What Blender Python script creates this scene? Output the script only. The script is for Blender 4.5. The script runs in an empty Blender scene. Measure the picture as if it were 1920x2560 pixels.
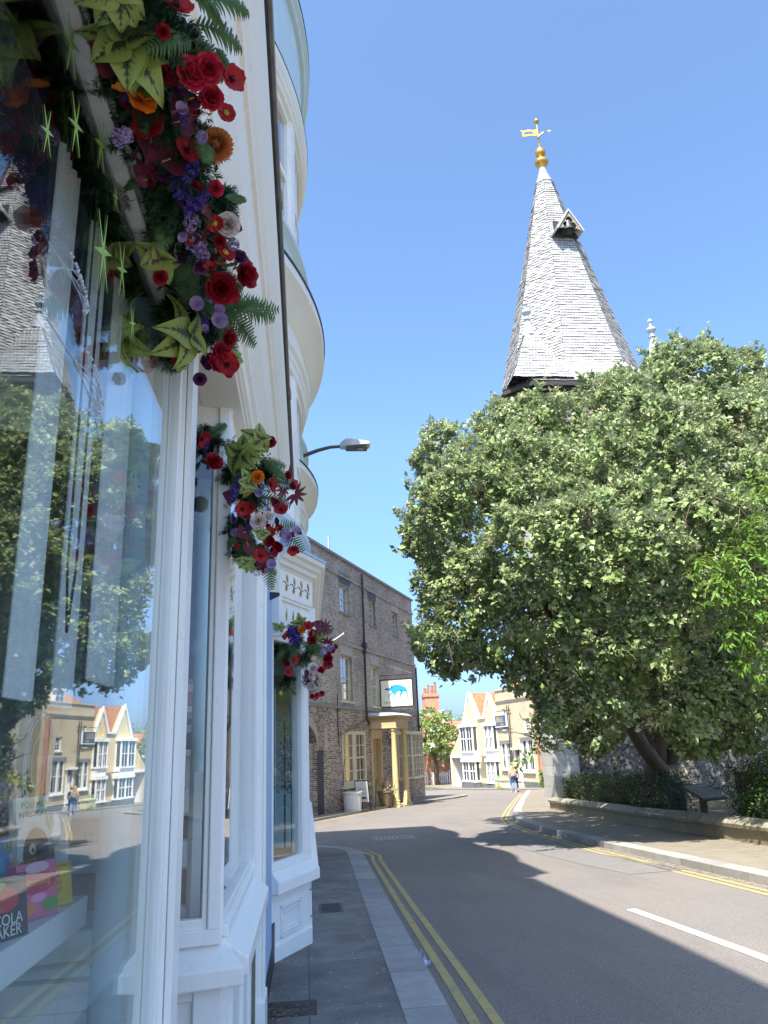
import bpy, bmesh, math, random
import numpy as np
from mathutils import Matrix, Vector
random.seed(11); RNG = np.random.default_rng(5)
R = math.radians
SC = bpy.context.scene
COL = SC.collection

# ------------------------------------------------------------------ camera
PITCH, ROLL, YAW, FPX = R(17.2), R(-2.5), R(6.3), 1900.0
cam = bpy.data.cameras.new('camera'); camo = bpy.data.objects.new('camera', cam); COL.objects.link(camo)
cp, sp, cy, sy = math.cos(PITCH), math.sin(PITCH), math.cos(YAW), math.sin(YAW)
fw = Vector((sy*cp, cy*cp, sp)); rt = Vector((cy, -sy, 0)); up = rt.cross(fw)
rr = math.cos(ROLL)*rt + math.sin(ROLL)*up; uu = -math.sin(ROLL)*rt + math.cos(ROLL)*up
camo.matrix_world = Matrix(((rr.x, uu.x, -fw.x, 0), (rr.y, uu.y, -fw.y, 0), (rr.z, uu.z, -fw.z, 1.6), (0, 0, 0, 1)))
cam.sensor_fit = 'VERTICAL'; cam.sensor_height = 36; cam.sensor_width = 27; cam.lens = FPX/2560*36
cam.clip_start = .03; cam.clip_end = 2000
SC.camera = camo
# ------------------------------------------------------------------ light
SUN_AZ, SUN_EL = 210.0, 58.0
W = bpy.data.worlds.new('World'); SC.world = W; W.use_nodes = True
wn = W.node_tree; bg = wn.nodes['Background']
sky = wn.nodes.new('ShaderNodeTexSky'); sky.sky_type = 'NISHITA'; sky.sun_disc = False
sky.sun_elevation = R(SUN_EL); sky.sun_rotation = R(SUN_AZ); sky.altitude = 0; sky.air_density = .72; sky.dust_density = 1.7; sky.ozone_density = 6
tc = wn.nodes.new('ShaderNodeTexCoord'); sx_ = wn.nodes.new('ShaderNodeSeparateXYZ'); wn.links.new(tc.outputs['Generated'], sx_.inputs[0])
cr_ = wn.nodes.new('ShaderNodeValToRGB'); wn.links.new(sx_.outputs[2], cr_.inputs[0])   # a clear, dry horizon: less glare low down
cr_.color_ramp.elements[0].color = (.44,.455,.55,1); cr_.color_ramp.elements[1].position = .38; cr_.color_ramp.elements[1].color = (.94,1,.955,1)
e_ = cr_.color_ramp.elements.new(.12); e_.color = (.64,.69,.79,1)
mx_ = wn.nodes.new('ShaderNodeMix'); mx_.data_type = 'RGBA'; mx_.blend_type = 'MULTIPLY'; mx_.inputs[0].default_value = 1
wn.links.new(sky.outputs[0], mx_.inputs[6]); wn.links.new(cr_.outputs[0], mx_.inputs[7])
wn.links.new(mx_.outputs[2], bg.inputs[0]); bg.inputs[1].default_value = 0.145
sl = bpy.data.lights.new('sun', 'SUN'); sl.energy = 3.5; sl.angle = R(.53); sl.color = (1, .95, .87)
so = bpy.data.objects.new('sun', sl); COL.objects.link(so); so.location = (-20, -30, 60)
sd = Vector((math.sin(R(SUN_AZ))*math.cos(R(SUN_EL)), math.cos(R(SUN_AZ))*math.cos(R(SUN_EL)), math.sin(R(SUN_EL))))
so.rotation_euler = sd.to_track_quat('Z', 'Y').to_euler()
SC.view_settings.view_transform = 'Standard'; SC.view_settings.look = 'None'
SC.view_settings.exposure = 1.7; SC.view_settings.gamma = 1
SC.render.engine = 'CYCLES'
cyc = SC.cycles; cyc.use_denoising = True; cyc.max_bounces = 8; cyc.transparent_max_bounces = 12; cyc.diffuse_bounces = 4; cyc.glossy_bounces = 4
cyc.sample_clamp_indirect = 8

def zg(y):
    t = max(0, min(y, 72) - 4)
    return -.033*t*t/6 if t < 3 else -.033*(t - 1.5)

# ------------------------------------------------------------------ mesh helpers
class MB:
    def __init__(s, M=None): s.v = []; s.f = []; s.mi = []; s.M = M; s.cur = 0
    def add(s, vs, fs):
        b = len(s.v)
        if s.M is not None: vs = [tuple(s.M @ Vector(p)) for p in vs]
        s.v += [tuple(p) for p in vs]
        for f in fs: s.f.append([i + b for i in f]); s.mi.append(s.cur)
        return s
    def box(s, x0, x1, y0, y1, z0, z1):
        return s.add([(x0,y0,z0),(x1,y0,z0),(x1,y1,z0),(x0,y1,z0),(x0,y0,z1),(x1,y0,z1),(x1,y1,z1),(x0,y1,z1)],
                     [(0,3,2,1),(4,5,6,7),(0,1,5,4),(1,2,6,5),(2,3,7,6),(3,0,4,7)])
    def quad(s, *p): return s.add(p, [tuple(range(len(p)))])
    def loft(s, rings, cap=True, closed=True):
        n = len(rings[0]); vs = [p for r in rings for p in r]; fs = []
        for k in range(len(rings)-1):
            for i in range(n if closed else n-1):
                j = (i+1) % n; fs.append((k*n+i, k*n+j, (k+1)*n+j, (k+1)*n+i))
        if cap: fs.append(tuple(range(n))[::-1]); fs.append(tuple((len(rings)-1)*n + i for i in range(n)))
        return s.add(vs, fs)
    def pz(s, poly, z0, z1): return s.loft([[(x, y, z0) for x, y in poly], [(x, y, z1) for x, y in poly]])
    def py(s, poly, y0, y1): return s.loft([[(x, y0, z) for x, z in poly], [(x, y1, z) for x, z in poly]])
    def px(s, poly, x0, x1): return s.loft([[(x0, y, z) for y, z in poly], [(x1, y, z) for y, z in poly]])
    def tube(s, pts, r, n=8):
        pts = [Vector(p) for p in pts]; rings = []
        for i, p in enumerate(pts):
            a = pts[max(0, i-1)]; b = pts[min(len(pts)-1, i+1)]; d = (b-a).normalized()
            e = d.orthogonal().normalized() if i == 0 else (e - d*e.dot(d)).normalized()
            g = d.cross(e); q = r[i] if isinstance(r, (list, tuple)) else r
            rings.append([tuple(p + q*(math.cos(2*math.pi*k/n)*e + math.sin(2*math.pi*k/n)*g)) for k in range(n)])
        return s.loft(rings)
    def lathe(s, prof, cx=0, cy_=0, n=16, a0=0):
        return s.loft([[(cx + r*math.cos(a0+2*math.pi*k/n), cy_ + r*math.sin(a0+2*math.pi*k/n), z) for k in range(n)] for r, z in prof])
    def ball(s, c, r, n=10, m=6, sz=1):
        return s.loft([[(c[0]+r*math.sin(math.pi*j/m)*math.cos(2*math.pi*k/n), c[1]+r*math.sin(math.pi*j/m)*math.sin(2*math.pi*k/n), c[2]-r*sz*math.cos(math.pi*j/m)) for k in range(n)]
                       for j in [.02]+list(range(1, m))+[m-.02]])
    def arc(s, cx, cy_, r0, r1, a0, a1, z0, z1, n=16):
        """a curved block round (cx,cy), outer radius r1, angle from +x"""
        rings = []
        for k in range(n+1):
            a = a0 + (a1-a0)*k/n; c, d = math.cos(a), math.sin(a)
            rings.append([(cx+r0*c, cy_+r0*d, z0), (cx+r1*c, cy_+r1*d, z0), (cx+r1*c, cy_+r1*d, z1), (cx+r0*c, cy_+r0*d, z1)])
        return s.loft(rings)
    def mesh(s, name, mats, smooth=False, fix=True):
        me = bpy.data.meshes.new(name); me.from_pydata(s.v, [], s.f)
        for m in (mats if isinstance(mats, (list, tuple)) else [mats]): me.materials.append(m)
        me.polygons.foreach_set('material_index', s.mi)
        if fix:
            bm = bmesh.new(); bm.from_mesh(me); bmesh.ops.recalc_face_normals(bm, faces=bm.faces); bm.to_mesh(me); bm.free()
        if smooth: me.polygons.foreach_set('use_smooth', [True]*len(me.polygons))
        me.update(); return me
    def build(s, name, mats, parent=None, smooth=False, bevel=0, fix=True, world=False, angle=None):
        o = bpy.data.objects.new(name, s.mesh(name, mats, smooth or angle is not None, fix)); COL.objects.link(o)
        if parent: o.parent = parent
        if world and parent: o.location = -parent.location
        if bevel:
            b = o.modifiers.new('bevel', 'BEVEL'); b.width = bevel; b.segments = 2; b.limit_method = 'ANGLE'; b.angle_limit = R(40)
        if angle is not None:
            try: o.data.set_sharp_from_angle(angle=R(angle))
            except Exception: pass
        return o

def tag(o, label, cat, group=None):
    o['label'] = label; o['category'] = cat
    if group: o['group'] = group
    return o
def thing(name, label, cat, loc=(0,0,0), rz=0, group=None):
    o = bpy.data.objects.new(name, None); COL.objects.link(o); o.location = loc; o.rotation_euler = (0,0,rz); o.empty_display_size = .2
    return tag(o, label, cat, group)
def struct(o, kind='structure'): o['kind'] = kind; return o
def text(body, parent, mat_, loc, rot, size, name='lettering', ext=.002, align='CENTER', sx=1):
    c = bpy.data.curves.new(name, 'FONT'); c.body = body; c.size = size; c.extrude = ext; c.align_x = align; c.align_y = 'CENTER'; c.resolution_u = 3
    o = bpy.data.objects.new(name+'_tmp', c); COL.objects.link(o)
    dg = bpy.context.evaluated_depsgraph_get(); me = bpy.data.meshes.new_from_object(o.evaluated_get(dg)); bpy.data.objects.remove(o)
    me.materials.clear(); me.materials.append(mat_)
    o = bpy.data.objects.new(name, me); COL.objects.link(o); o.parent = parent; o.location = loc; o.rotation_euler = rot; o.scale = (sx, 1, 1)
    return o

# ------------------------------------------------------------------ materials
class NT:
    def __init__(s, name):
        s.m = bpy.data.materials.new(name); s.m.use_nodes = True; s.t = s.m.node_tree; s.t.nodes.clear()
        s.out = s.t.nodes.new('ShaderNodeOutputMaterial')
    def n(s, typ, props=None, **ins):
        k = s.t.nodes.new('ShaderNode'+typ)
        for a, b in (props or {}).items(): setattr(k, a, b)
        for a, b in ins.items(): s.set(k, a, b)
        return k
    def set(s, k, a, b):
        a = int(a[1:]) if a[0] == '_' and a[1:].isdigit() else a.replace('_', ' ')
        i = k.inputs[a]
        if isinstance(b, bpy.types.NodeSocket): s.t.links.new(b, i)
        else: i.default_value = (tuple(b)+(1,)) if isinstance(b, (tuple, list)) and len(b) == 3 and len(getattr(i, 'default_value', ())) == 4 else b
    def mix(s, fac, a, b, mode='MIX'):
        k = s.n('Mix', {'data_type': 'RGBA', 'blend_type': mode}); s.set(k, '_0', fac); s.set(k, '_6', a); s.set(k, '_7', b); return k.outputs[2]
    def ramp(s, fac, stops):
        k = s.n('ValToRGB'); s.t.links.new(fac, k.inputs[0]); e = k.color_ramp.elements
        while len(e) < len(stops): e.new(.5)
        for q, (p, c) in zip(e, stops): q.position = p; q.color = (c, c, c, 1) if isinstance(c, (int, float)) else tuple(c)+(1,)
        return k.outputs[0]
    def math(s, op, a, b=0., c=0.):
        k = s.n('Math', {'operation': op}); s.set(k, '_0', a); s.set(k, '_1', b)
        if op in ('MULTIPLY_ADD',): s.set(k, '_2', c)
        return k.outputs[0]
    def obj(s): return s.n('TexCoord').outputs['Object']
    def facade(s):
        p = s.n('SeparateXYZ', _0=s.obj()); return s.n('CombineXYZ', _0=s.math('ADD', p.outputs[0], p.outputs[1]), _1=p.outputs[2]).outputs[0]
    def noise(s, vec, scale, detail=4, rough=.55): return s.n('TexNoise', Vector=vec, Scale=scale, Detail=detail, Roughness=rough).outputs[0]
    def done(s, color, rough=.6, bump=None, bstr=.2, bdist=.01, metallic=0, spec=.5, **kw):
        b = s.n('BsdfPrincipled'); s.set(b, 'Base_Color', color); s.set(b, 'Roughness', rough); s.set(b, 'Metallic', metallic); s.set(b, 'Specular_IOR_Level', spec)
        for a, v in kw.items(): s.set(b, a, v)
        if bump is not None:
            q = s.n('Bump', Strength=bstr, Distance=bdist, Height=bump); s.t.links.new(q.outputs[0], b.inputs['Normal'])
        s.t.links.new(b.outputs[0], s.out.inputs[0]); return s.m
def sc3(c, k): return tuple(min(1, x*k) for x in c)
def plain(name, c, rough=.6, var=.12, vs=4, bump=0, bs=80, metallic=0, spec=.5):
    t = NT(name); o = t.obj(); a = t.noise(o, vs, 6, .65)
    col = t.mix(t.ramp(a, [(.3, 0), (.7, 1)]), sc3(c, 1-var), sc3(c, 1+var))
    return t.done(col, rough, t.noise(o, bs, 3) if bump else None, bump, .004, metallic, spec)
def painted(name, c, rough=.34, dirt=.12, dc=(.34,.31,.26)):
    """gloss paint on wood: faint brush grain, weathered flecks"""
    t = NT(name); o = t.obj(); a = t.noise(o, 1.7, 5, .6)
    col = t.mix(t.ramp(a, [(.35, 0), (.7, 1)]), sc3(c, .95), sc3(c, 1.02))
    fl = t.noise(o, 23, 8, .75); col = t.mix(t.math('MULTIPLY', t.ramp(fl, [(.6, 0), (.74, 1)]), dirt*2), col, dc)
    st = t.n('Mapping', Vector=o, Scale=(30, 30, 2.2)); col = t.mix(t.math('MULTIPLY', t.ramp(t.noise(st.outputs[0], 1, 4), [(.55, 0), (.8, 1)]), dirt), col, dc)
    return t.done(col, t.math('MULTIPLY_ADD', a, .25, rough-.1), t.noise(st.outputs[0], 3, 4), .12, .003)
def bricks(name, c1, c2, mortar, bw=.225, rh=.075, ms=.011, var=.3, soot=0, sootc=(.03,.03,.03), bstr=.5, third=None):
    t = NT(name); v = t.facade()
    br = t.n('TexBrick', {'offset': .5}, Vector=v, Color1=c1, Color2=c2, Mortar=mortar, Scale=1., Mortar_Size=ms, Mortar_Smooth=.15, Bias=0., Brick_Width=bw, Row_Height=rh)
    # a value per brick
    p = t.n('SeparateXYZ', _0=v); row = t.math('FLOOR', t.math('DIVIDE', p.outputs[1], rh)); off = t.math('MULTIPLY', t.math('MODULO', row, 2.), .5)
    cel = t.n('CombineXYZ', _0=t.math('FLOOR', t.math('ADD', t.math('DIVIDE', p.outputs[0], bw), off)), _1=row)
    wn_ = t.n('TexWhiteNoise', {'noise_dimensions': '2D'}, Vector=cel.outputs[0])
    col = br.outputs[0]
    if third: col = t.mix(t.math('MULTIPLY', t.ramp(wn_.outputs[0], [(.62, 0), (.66, 1)]), t.math('SUBTRACT', 1., br.outputs[1])), col, third)
    nz = t.noise(v, 40, 5, .7); col = t.mix(.6, col, t.ramp(nz, [(.25, 1-var), (.75, 1+var)]), 'MULTIPLY')
    big = t.noise(v, .8, 5, .6)
    if soot: col = t.mix(t.math('MULTIPLY', t.ramp(big, [(.45, 0), (.7, 1)]), soot), col, sootc)
    h = t.math('MULTIPLY_ADD', nz, .25, t.math('SUBTRACT', 1., br.outputs[1]))
    return t.done(col, .85, h, bstr, .012, spec=.25)
def glass(name, tint=(.93,.97,.96), body=None, wavy=.0):
    """thin pane: Fresnel mirror over see-through (or dark room) body"""
    t = NT(name); g = t.n('NewGeometry')
    d = t.n('VectorMath', {'operation': 'DOT_PRODUCT'}, _0=g.outputs['Incoming'], _1=g.outputs['Normal'])
    k = t.math('SUBTRACT', 1., t.math('ABSOLUTE', d.outputs['Value']))
    f = t.math('MULTIPLY_ADD', t.math('POWER', k, 5.), .95, .045)
    gl = t.n('BsdfGlossy', Roughness=.004, Color=(1,1,1))
    if wavy:
        bp = t.n('Bump', Strength=wavy, Distance=.02, Height=t.noise(t.obj(), 2.5, 2)); t.t.links.new(bp.outputs[0], gl.inputs['Normal'])
    b = t.n('BsdfTransparent', Color=tint) if body is None else t.n('BsdfDiffuse', Color=body)
    if body is not None: f = t.math('MINIMUM', t.math('MULTIPLY', f, 2.), 1.)
    m = t.n('MixShader', _0=f, _1=b.outputs[0], _2=gl.outputs[0]); t.t.links.new(m.outputs[0], t.out.inputs[0]); return t.m
def tinted(name, c, back=None, rough=.5, trans=.25, var=.35, spec=.4):
    """leaf or petal: per-leaf value from the 'tint' attribute, own underside colour, lets some light through"""
    t = NT(name); a = t.n('Attribute', {'attribute_name': 'tint'}).outputs['Fac']
    def vv(q): return t.mix(a, sc3(q, 1-var), (min(1,q[0]*(1+var*1.3)), min(1,q[1]*(1+var)), min(1,q[2]*(1+var*.6))))
    col = vv(c)
    if back: col = t.mix(t.n('NewGeometry').outputs['Backfacing'], col, vv(back))
    b = t.n('BsdfPrincipled', Base_Color=col, Roughness=rough, Specular_IOR_Level=spec)
    tr = t.n('BsdfTranslucent', Color=t.mix(.4, col, (.35,.5,.05)) if trans > .2 else col)
    m = t.n('MixShader', _0=trans, _1=b.outputs[0], _2=tr.outputs[0]); t.t.links.new(m.outputs[0], t.out.inputs[0]); return t.m

M = {}
def asphalt():
    t = NT('asphalt'); o = t.obj(); f = t.noise(o, 130, 3, .7); g = t.n('TexVoronoi', Vector=o, Scale=95).outputs['Distance']; big = t.noise(o, .45, 6, .6)
    col = t.mix(t.ramp(f, [(.3, 0), (.72, 1)]), (.082,.076,.072), (.275,.25,.225))
    col = t.mix(t.ramp(big, [(.35, 0), (.7, 1)]), col, (1.22,1.16,1.12), 'MULTIPLY')
    col = t.mix(t.ramp(t.noise(o, 75, 3, .7), [(.60, 0), (.68, 1)]), col, (.40,.37,.335)); col = t.mix(t.ramp(t.noise(o, 62, 3, .7), [(.30, 1), (.38, 0)]), col, (.055,.052,.05))
    st = t.noise(t.n('Mapping', Vector=o, Scale=(1.6,.22,1)).outputs[0], 1, 6, .7); col = t.mix(t.math('MULTIPLY', t.ramp(st, [(.52, 0), (.75, 1)]), .28), col, (.07,.066,.064))
    bl = t.noise(o, 2.6, 7, .75); col = t.mix(t.math('MULTIPLY', t.ramp(bl, [(.60, 0), (.70, 1)]), .3), col, (.26,.24,.215))
    return t.done(col, .82, t.math('ADD', f, g), .55, .006, spec=.35)
M['asphalt'] = asphalt()
def paving():
    t = NT('paving'); o = t.obj(); q = t.n('SeparateXYZ', _0=o); v = t.n('CombineXYZ', _0=q.outputs[1], _1=q.outputs[0]).outputs[0]
    br = t.n('TexBrick', {'offset': .37}, Vector=v, Color1=(.155,.148,.137), Color2=(.185,.178,.165), Mortar=(.085,.08,.075), Scale=1., Mortar_Size=.005, Brick_Width=1.25, Row_Height=1.3, Mortar_Smooth=.3)
    f = t.noise(o, 60, 5, .7); b = t.noise(o, 2.2, 6, .65)
    col = t.mix(.8, br.outputs[0], t.ramp(b, [(.3, .6), (.7, 1.5)]), 'MULTIPLY'); col = t.mix(.7, col, t.ramp(f, [(.25, .7), (.75, 1.35)]), 'MULTIPLY')
    col = t.mix(t.ramp(t.noise(o, 30, 8, .8), [(.68, 0), (.73, 1)]), col, (.27,.26,.24))
    return t.done(col, .8, t.math('SUBTRACT', f, br.outputs[1]), .4, .006, spec=.3)
M['paving'] = paving()
def speckle(name, c1, c2, scale=160, joint=None, dirt=.3, dc=(.05,.05,.045), bstr=.35):
    t = NT(name); o = t.obj(); f = t.noise(o, scale, 3, .75); col = t.mix(t.ramp(f, [(.32, 0), (.68, 1)]), c1, c2)
    b = t.noise(o, 3, 7, .7); col = t.mix(t.math('MULTIPLY', t.ramp(b, [(.42, 0), (.72, 1)]), dirt), col, dc)
    if joint:
        q = t.n('SeparateXYZ', _0=o); y = t.math('DIVIDE', q.outputs[1], joint); fr = t.math('FRACT', y)
        col = t.mix(t.ramp(fr, [(.0, 1), (.014, 0)]), col, (.03,.03,.03))
        wn_ = t.n('TexWhiteNoise', {'noise_dimensions': '1D'}, W=t.math('FLOOR', y)).outputs[0]; col = t.mix(.6, col, t.ramp(wn_, [(0, .7), (1, 1.25)]), 'MULTIPLY')
    return t.done(col, .8, f, bstr, .005, spec=.3)
M['kerb'] = speckle('kerb_granite', (.20,.20,.195), (.42,.42,.41), joint=.93)
M['kerb_r'] = speckle('kerb_sunny', (.24,.23,.21), (.44,.42,.38), joint=.93, dirt=.25)
M['pave_r'] = speckle('pavement_tarmac', (.17,.15,.115), (.30,.265,.20), 90, dirt=.5, dc=(.12,.10,.07))
M['ground'] = speckle('earth', (.08,.075,.05), (.16,.14,.09), 20)
def linepaint(name, c):
    t = NT(name); o = t.obj(); n = t.noise(o, 55, 8, .8); b = t.noise(o, 4, 5, .6)
    k = t.ramp(t.math('ADD', n, t.math('MULTIPLY', b, .35)), [(.52, 0), (.68, 1)])
    return t.done(t.mix(k, (.16,.15,.13), c), .75, n, .3, .004)
M['yellow'] = linepaint('yellow_paint', (.43,.34,.13)); M['whiteline'] = linepaint('white_road_paint', (.72,.71,.68))
M['white'] = painted('white_gloss', (.93,.92,.855), .34, .17); M['cream_t'] = painted('cream_trim', (.87,.835,.74), .5, .15)
M['paleblue'] = painted('pale_blue', (.58,.71,.76), .5, .1); M['bluestrip'] = painted('blue_render', (.36,.50,.68), .6, .14)
M['old_metal'] = plain('old_metal', (.62,.57,.49), .4, .3, 9, .2)
M['lead'] = plain('lead', (.40,.43,.46), .55, .18, 5, .2); M['darkgutter'] = plain('dark_gutter', (.045,.042,.042), .5, .4, 12, .2)
M['greyflash'] = plain('grey_flashing', (.25,.235,.22), .6, .25, 8, .2)
M['black'] = plain('black_paint', (.016,.016,.018), .45, .3, 6); M['iron'] = plain('black_iron', (.025,.025,.028), .5, .3, 9)
M['glass'] = glass('shop_glass'); M['glass2'] = glass('window_glass', body=(.035,.04,.045), wavy=.03); M['glass3'] = glass('curtained_glass', body=(.30,.31,.31), wavy=.03)
M['hotel'] = bricks('grey_gault_brick', (.34,.30,.245), (.49,.44,.37), (.66,.60,.51), var=.35, soot=.4, sootc=(.16,.13,.10), third=(.24,.21,.175))
M['hotel_lo'] = bricks('brown_brick', (.32,.235,.17), (.50,.39,.30), (.60,.54,.46), var=.35, soot=.45, sootc=(.07,.055,.045), third=(.11,.08,.07))
M['navybrick'] = bricks('navy_brick', (.028,.03,.05), (.05,.05,.075), (.16,.15,.14))
M['yellowbrick'] = bricks('yellow_stock_brick', (.52,.41,.235), (.62,.51,.32), (.52,.47,.38), var=.3, soot=.3, sootc=(.3,.24,.15))
M['redbrick'] = bricks('red_brick', (.50,.17,.075), (.60,.24,.11), (.52,.42,.34), var=.35, soot=.2, sootc=(.2,.08,.05))
M['arch'] = bricks('arch_voussoir', (.50,.40,.36), (.56,.46,.42), (.36,.31,.28), bw=.075, rh=.9)
M['lintel'] = plain('pale_lintel', (.50,.45,.41), .8, .15, 6, .2); M['lintel_b'] = plain('slate_blue_lintel', (.085,.10,.135), .7, .15, 6)
M['cream'] = painted('cream_paint', (.66,.60,.43), .5, .1); M['ochre'] = painted('ochre_paint', (.62,.49,.24), .45, .06); M['ochre_d'] = painted('tan_paint', (.50,.375,.20), .5, .08)
M['yellow_w'] = plain('yellow_render', (.66,.53,.28), .85, .06, 1.5, .15); M['plinth'] = plain('grey_plinth', (.13,.13,.135), .8, .3, 3, .2)
M['whitewall'] = plain('white_render', (.80,.79,.76), .8, .05, 2)
def tiles(name, c1, c2, rh=.11, bw=.17):
    return bricks(name, c1, c2, (.16,.06,.03), bw, rh, .014, .35, .15, (.2,.1,.06), .8)
M['rooftile'] = tiles('orange_tile', (.44,.19,.10), (.55,.28,.15))
def shingle():
    t = NT('oak_shingle'); o = t.obj(); p = t.n('SeparateXYZ', _0=o)
    v = t.n('CombineXYZ', _0=t.math('ADD', p.outputs[0], t.math('MULTIPLY', p.outputs[1], .73)), _1=p.outputs[2]).outputs[0]
    br = t.n('TexBrick', {'offset': .41}, Vector=v, Color1=(.36,.355,.345), Color2=(.54,.53,.52), Mortar=(.07,.07,.07), Scale=1., Mortar_Size=.012, Brick_Width=.145, Row_Height=.165)
    n = t.noise(o, 1.3, 7, .7); col = t.mix(t.math('MULTIPLY', t.ramp(n, [(.5, 0), (.72, 1)]), .5), br.outputs[0], (.19,.18,.15))
    sk = t.noise(t.n('Mapping', Vector=o, Scale=(5,5,.35)).outputs[0], 1, 5, .7); col = t.mix(t.math('MULTIPLY', t.ramp(sk, [(.5, 0), (.72, 1)]), .45), col, (.17,.165,.15))
    ms = t.noise(o, 3.2, 7, .8); col = t.mix(t.math('MULTIPLY', t.ramp(ms, [(.62, 0), (.70, 1)]), .6), col, (.13,.125,.07))
    col = t.mix(.7, col, t.ramp(t.noise(o, 24, 5, .75), [(.25, .6), (.75, 1.3)]), 'MULTIPLY')
    return t.done(col, .85, br.outputs[1], -.4, .01, spec=.2)
M['shingle'] = shingle()
M['shingle_gap'] = plain('shingle_underside', (.05,.05,.048), .9, .3, 20)
def flint():
    t = NT('flint'); o = t.facade(); w = t.n('VectorMath', {'operation': 'MULTIPLY_ADD'}, _0=t.n('TexNoise', Vector=o, Scale=2.5).outputs['Color'], _1=(.12,.12,.12), _2=o)
    d = t.n('TexVoronoi', {'feature': 'DISTANCE_TO_EDGE'}, Vector=w.outputs[0], Scale=8.5).outputs[0]
    c = t.n('TexVoronoi', Vector=w.outputs[0], Scale=8.5).outputs['Color']; s = t.n('SeparateColor', _0=c)
    st = t.mix(t.ramp(s.outputs[0], [(.2, 0), (.9, 1)]), (.035,.033,.032), (.15,.125,.10)); st = t.mix(t.ramp(s.outputs[1], [(.82, 0), (.86, 1)]), st, (.42,.36,.27))
    st = t.mix(.5, st, t.ramp(t.noise(o, 14, 5, .7), [(.3, .5), (.7, 1.6)]), 'MULTIPLY')
    k = t.ramp(t.math('ADD', d, t.math('MULTIPLY', t.noise(o, 18, 4), .05)), [(.055, 0), (.085, 1)])
    col = t.mix(k, (.36,.31,.225), st); return t.done(col, .7, k, .8, .03)
M['flint'] = flint()
M['ashlar'] = bricks('limestone_quoin', (.42,.41,.38), (.50,.49,.455), (.30,.29,.26), bw=5, rh=.36, ms=.008, var=.12, soot=.35, sootc=(.26,.25,.22), bstr=.2)
M['wallstone'] = speckle('mossy_stone', (.20,.165,.105), (.36,.305,.205), 45, dirt=.55, dc=(.12,.105,.055), bstr=.7)
M['coping'] = speckle('lichen_coping', (.20,.18,.125), (.38,.345,.26), 16, dirt=.75, dc=(.11,.105,.055), bstr=.7)
M['stone'] = plain('pale_stone', (.46,.43,.36), .85, .25, 7, .3); M['gold'] = plain('gilding', (.60,.36,.08), .33, .3, 6, metallic=.75)
M['bellm'] = plain('bell_bronze', (.06,.075,.07), .45, .3, 8, metallic=.4); M['oak'] = plain('weathered_oak', (.30,.24,.18), .8, .3, 10, .3); M['darkwood'] = plain('dark_wood', (.035,.028,.022), .7, .3, 8, .2)
M['bark'] = speckle('bark', (.075,.055,.035), (.17,.13,.085), 22, dirt=.5, dc=(.05,.04,.025), bstr=.9)
M['steel'] = plain('galvanised_steel', (.42,.44,.46), .4, .15, 6, metallic=.6); M['lampgrey'] = plain('lamp_grey', (.50,.51,.52), .4, .1, 6); M['lampdark'] = plain('dark_casting', (.05,.055,.06), .45, .2, 6)
M['lens'] = plain('lamp_lens', (.20,.20,.19), .15, .1, 6)
M['blue_b'] = plain('boar_blue', (.02,.31,.72), .5, .06, 6); M['signcream'] = plain('sign_cream', (.82,.78,.60), .5, .04, 3); M['signwhite'] = plain('sign_white', (.82,.83,.83), .45, .04, 3)
M['navy'] = plain('navy', (.012,.016,.06), .45, .2, 5); M['signnavy'] = plain('inn_sign_blue', (.05,.10,.20), .5, .1, 5); M['signgold'] = plain('sign_gold', (.62,.42,.08), .45, .1, 5)
M['olive_t'] = plain('olive_letters', (.16,.20,.05), .6, .1, 5); M['rust'] = plain('rust_brown', (.40,.16,.06), .6, .15, 6)
M['tub'] = plain('white_tub', (.66,.66,.63), .6, .1, 6, .2); M['terracotta'] = plain('pot_brown', (.20,.135,.085), .75, .2, 6, .2)
M['skin'] = plain('skin', (.50,.29,.20), .6, .05, 5); M['hair'] = plain('blond_hair', (.38,.25,.11), .6, .25, 30); M['jeans'] = plain('blue_denim', (.12,.25,.50), .8, .2, 12); M['jeans_d'] = plain('navy_denim', (.02,.035,.085), .8, .2, 12)
M['top'] = plain('orange_top', (.72,.36,.15), .8, .12, 9); M['bag'] = plain('grey_backpack', (.30,.30,.34), .7, .15, 9); M['shoe'] = plain('white_shoe', (.7,.7,.7), .6, .1, 9)
M['tent'] = plain('tent_canvas', (.82,.83,.85), .7, .04, 2)
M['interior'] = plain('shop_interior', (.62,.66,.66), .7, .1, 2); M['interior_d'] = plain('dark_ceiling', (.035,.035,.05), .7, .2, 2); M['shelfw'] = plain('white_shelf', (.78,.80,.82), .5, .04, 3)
M['floorw'] = plain('shop_floor', (.16,.13,.10), .6, .2, 4)
def stars(name):
    t = NT(name); o = t.obj(); f = t.facade(); d = t.n('TexVoronoi', Vector=f, Scale=16).outputs['Distance']; n = t.noise(f, 3, 4)
    k = t.ramp(t.math('ADD', d, t.math('MULTIPLY', n, .05)), [(.05, 1), (.075, 0)])
    return t.done(t.mix(k, t.mix(n, (.012,.014,.05), (.03,.04,.14)), (.7,.72,.8)), .5)
M['starry'] = stars('starry_navy')
def colr(c, rough=.5, nm=None, var=.1):
    key = ('c',)+tuple(c)
    if key not in M: M[key] = plain(nm or 'print_colour', c, rough, var, 14)
    return M[key]
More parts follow.
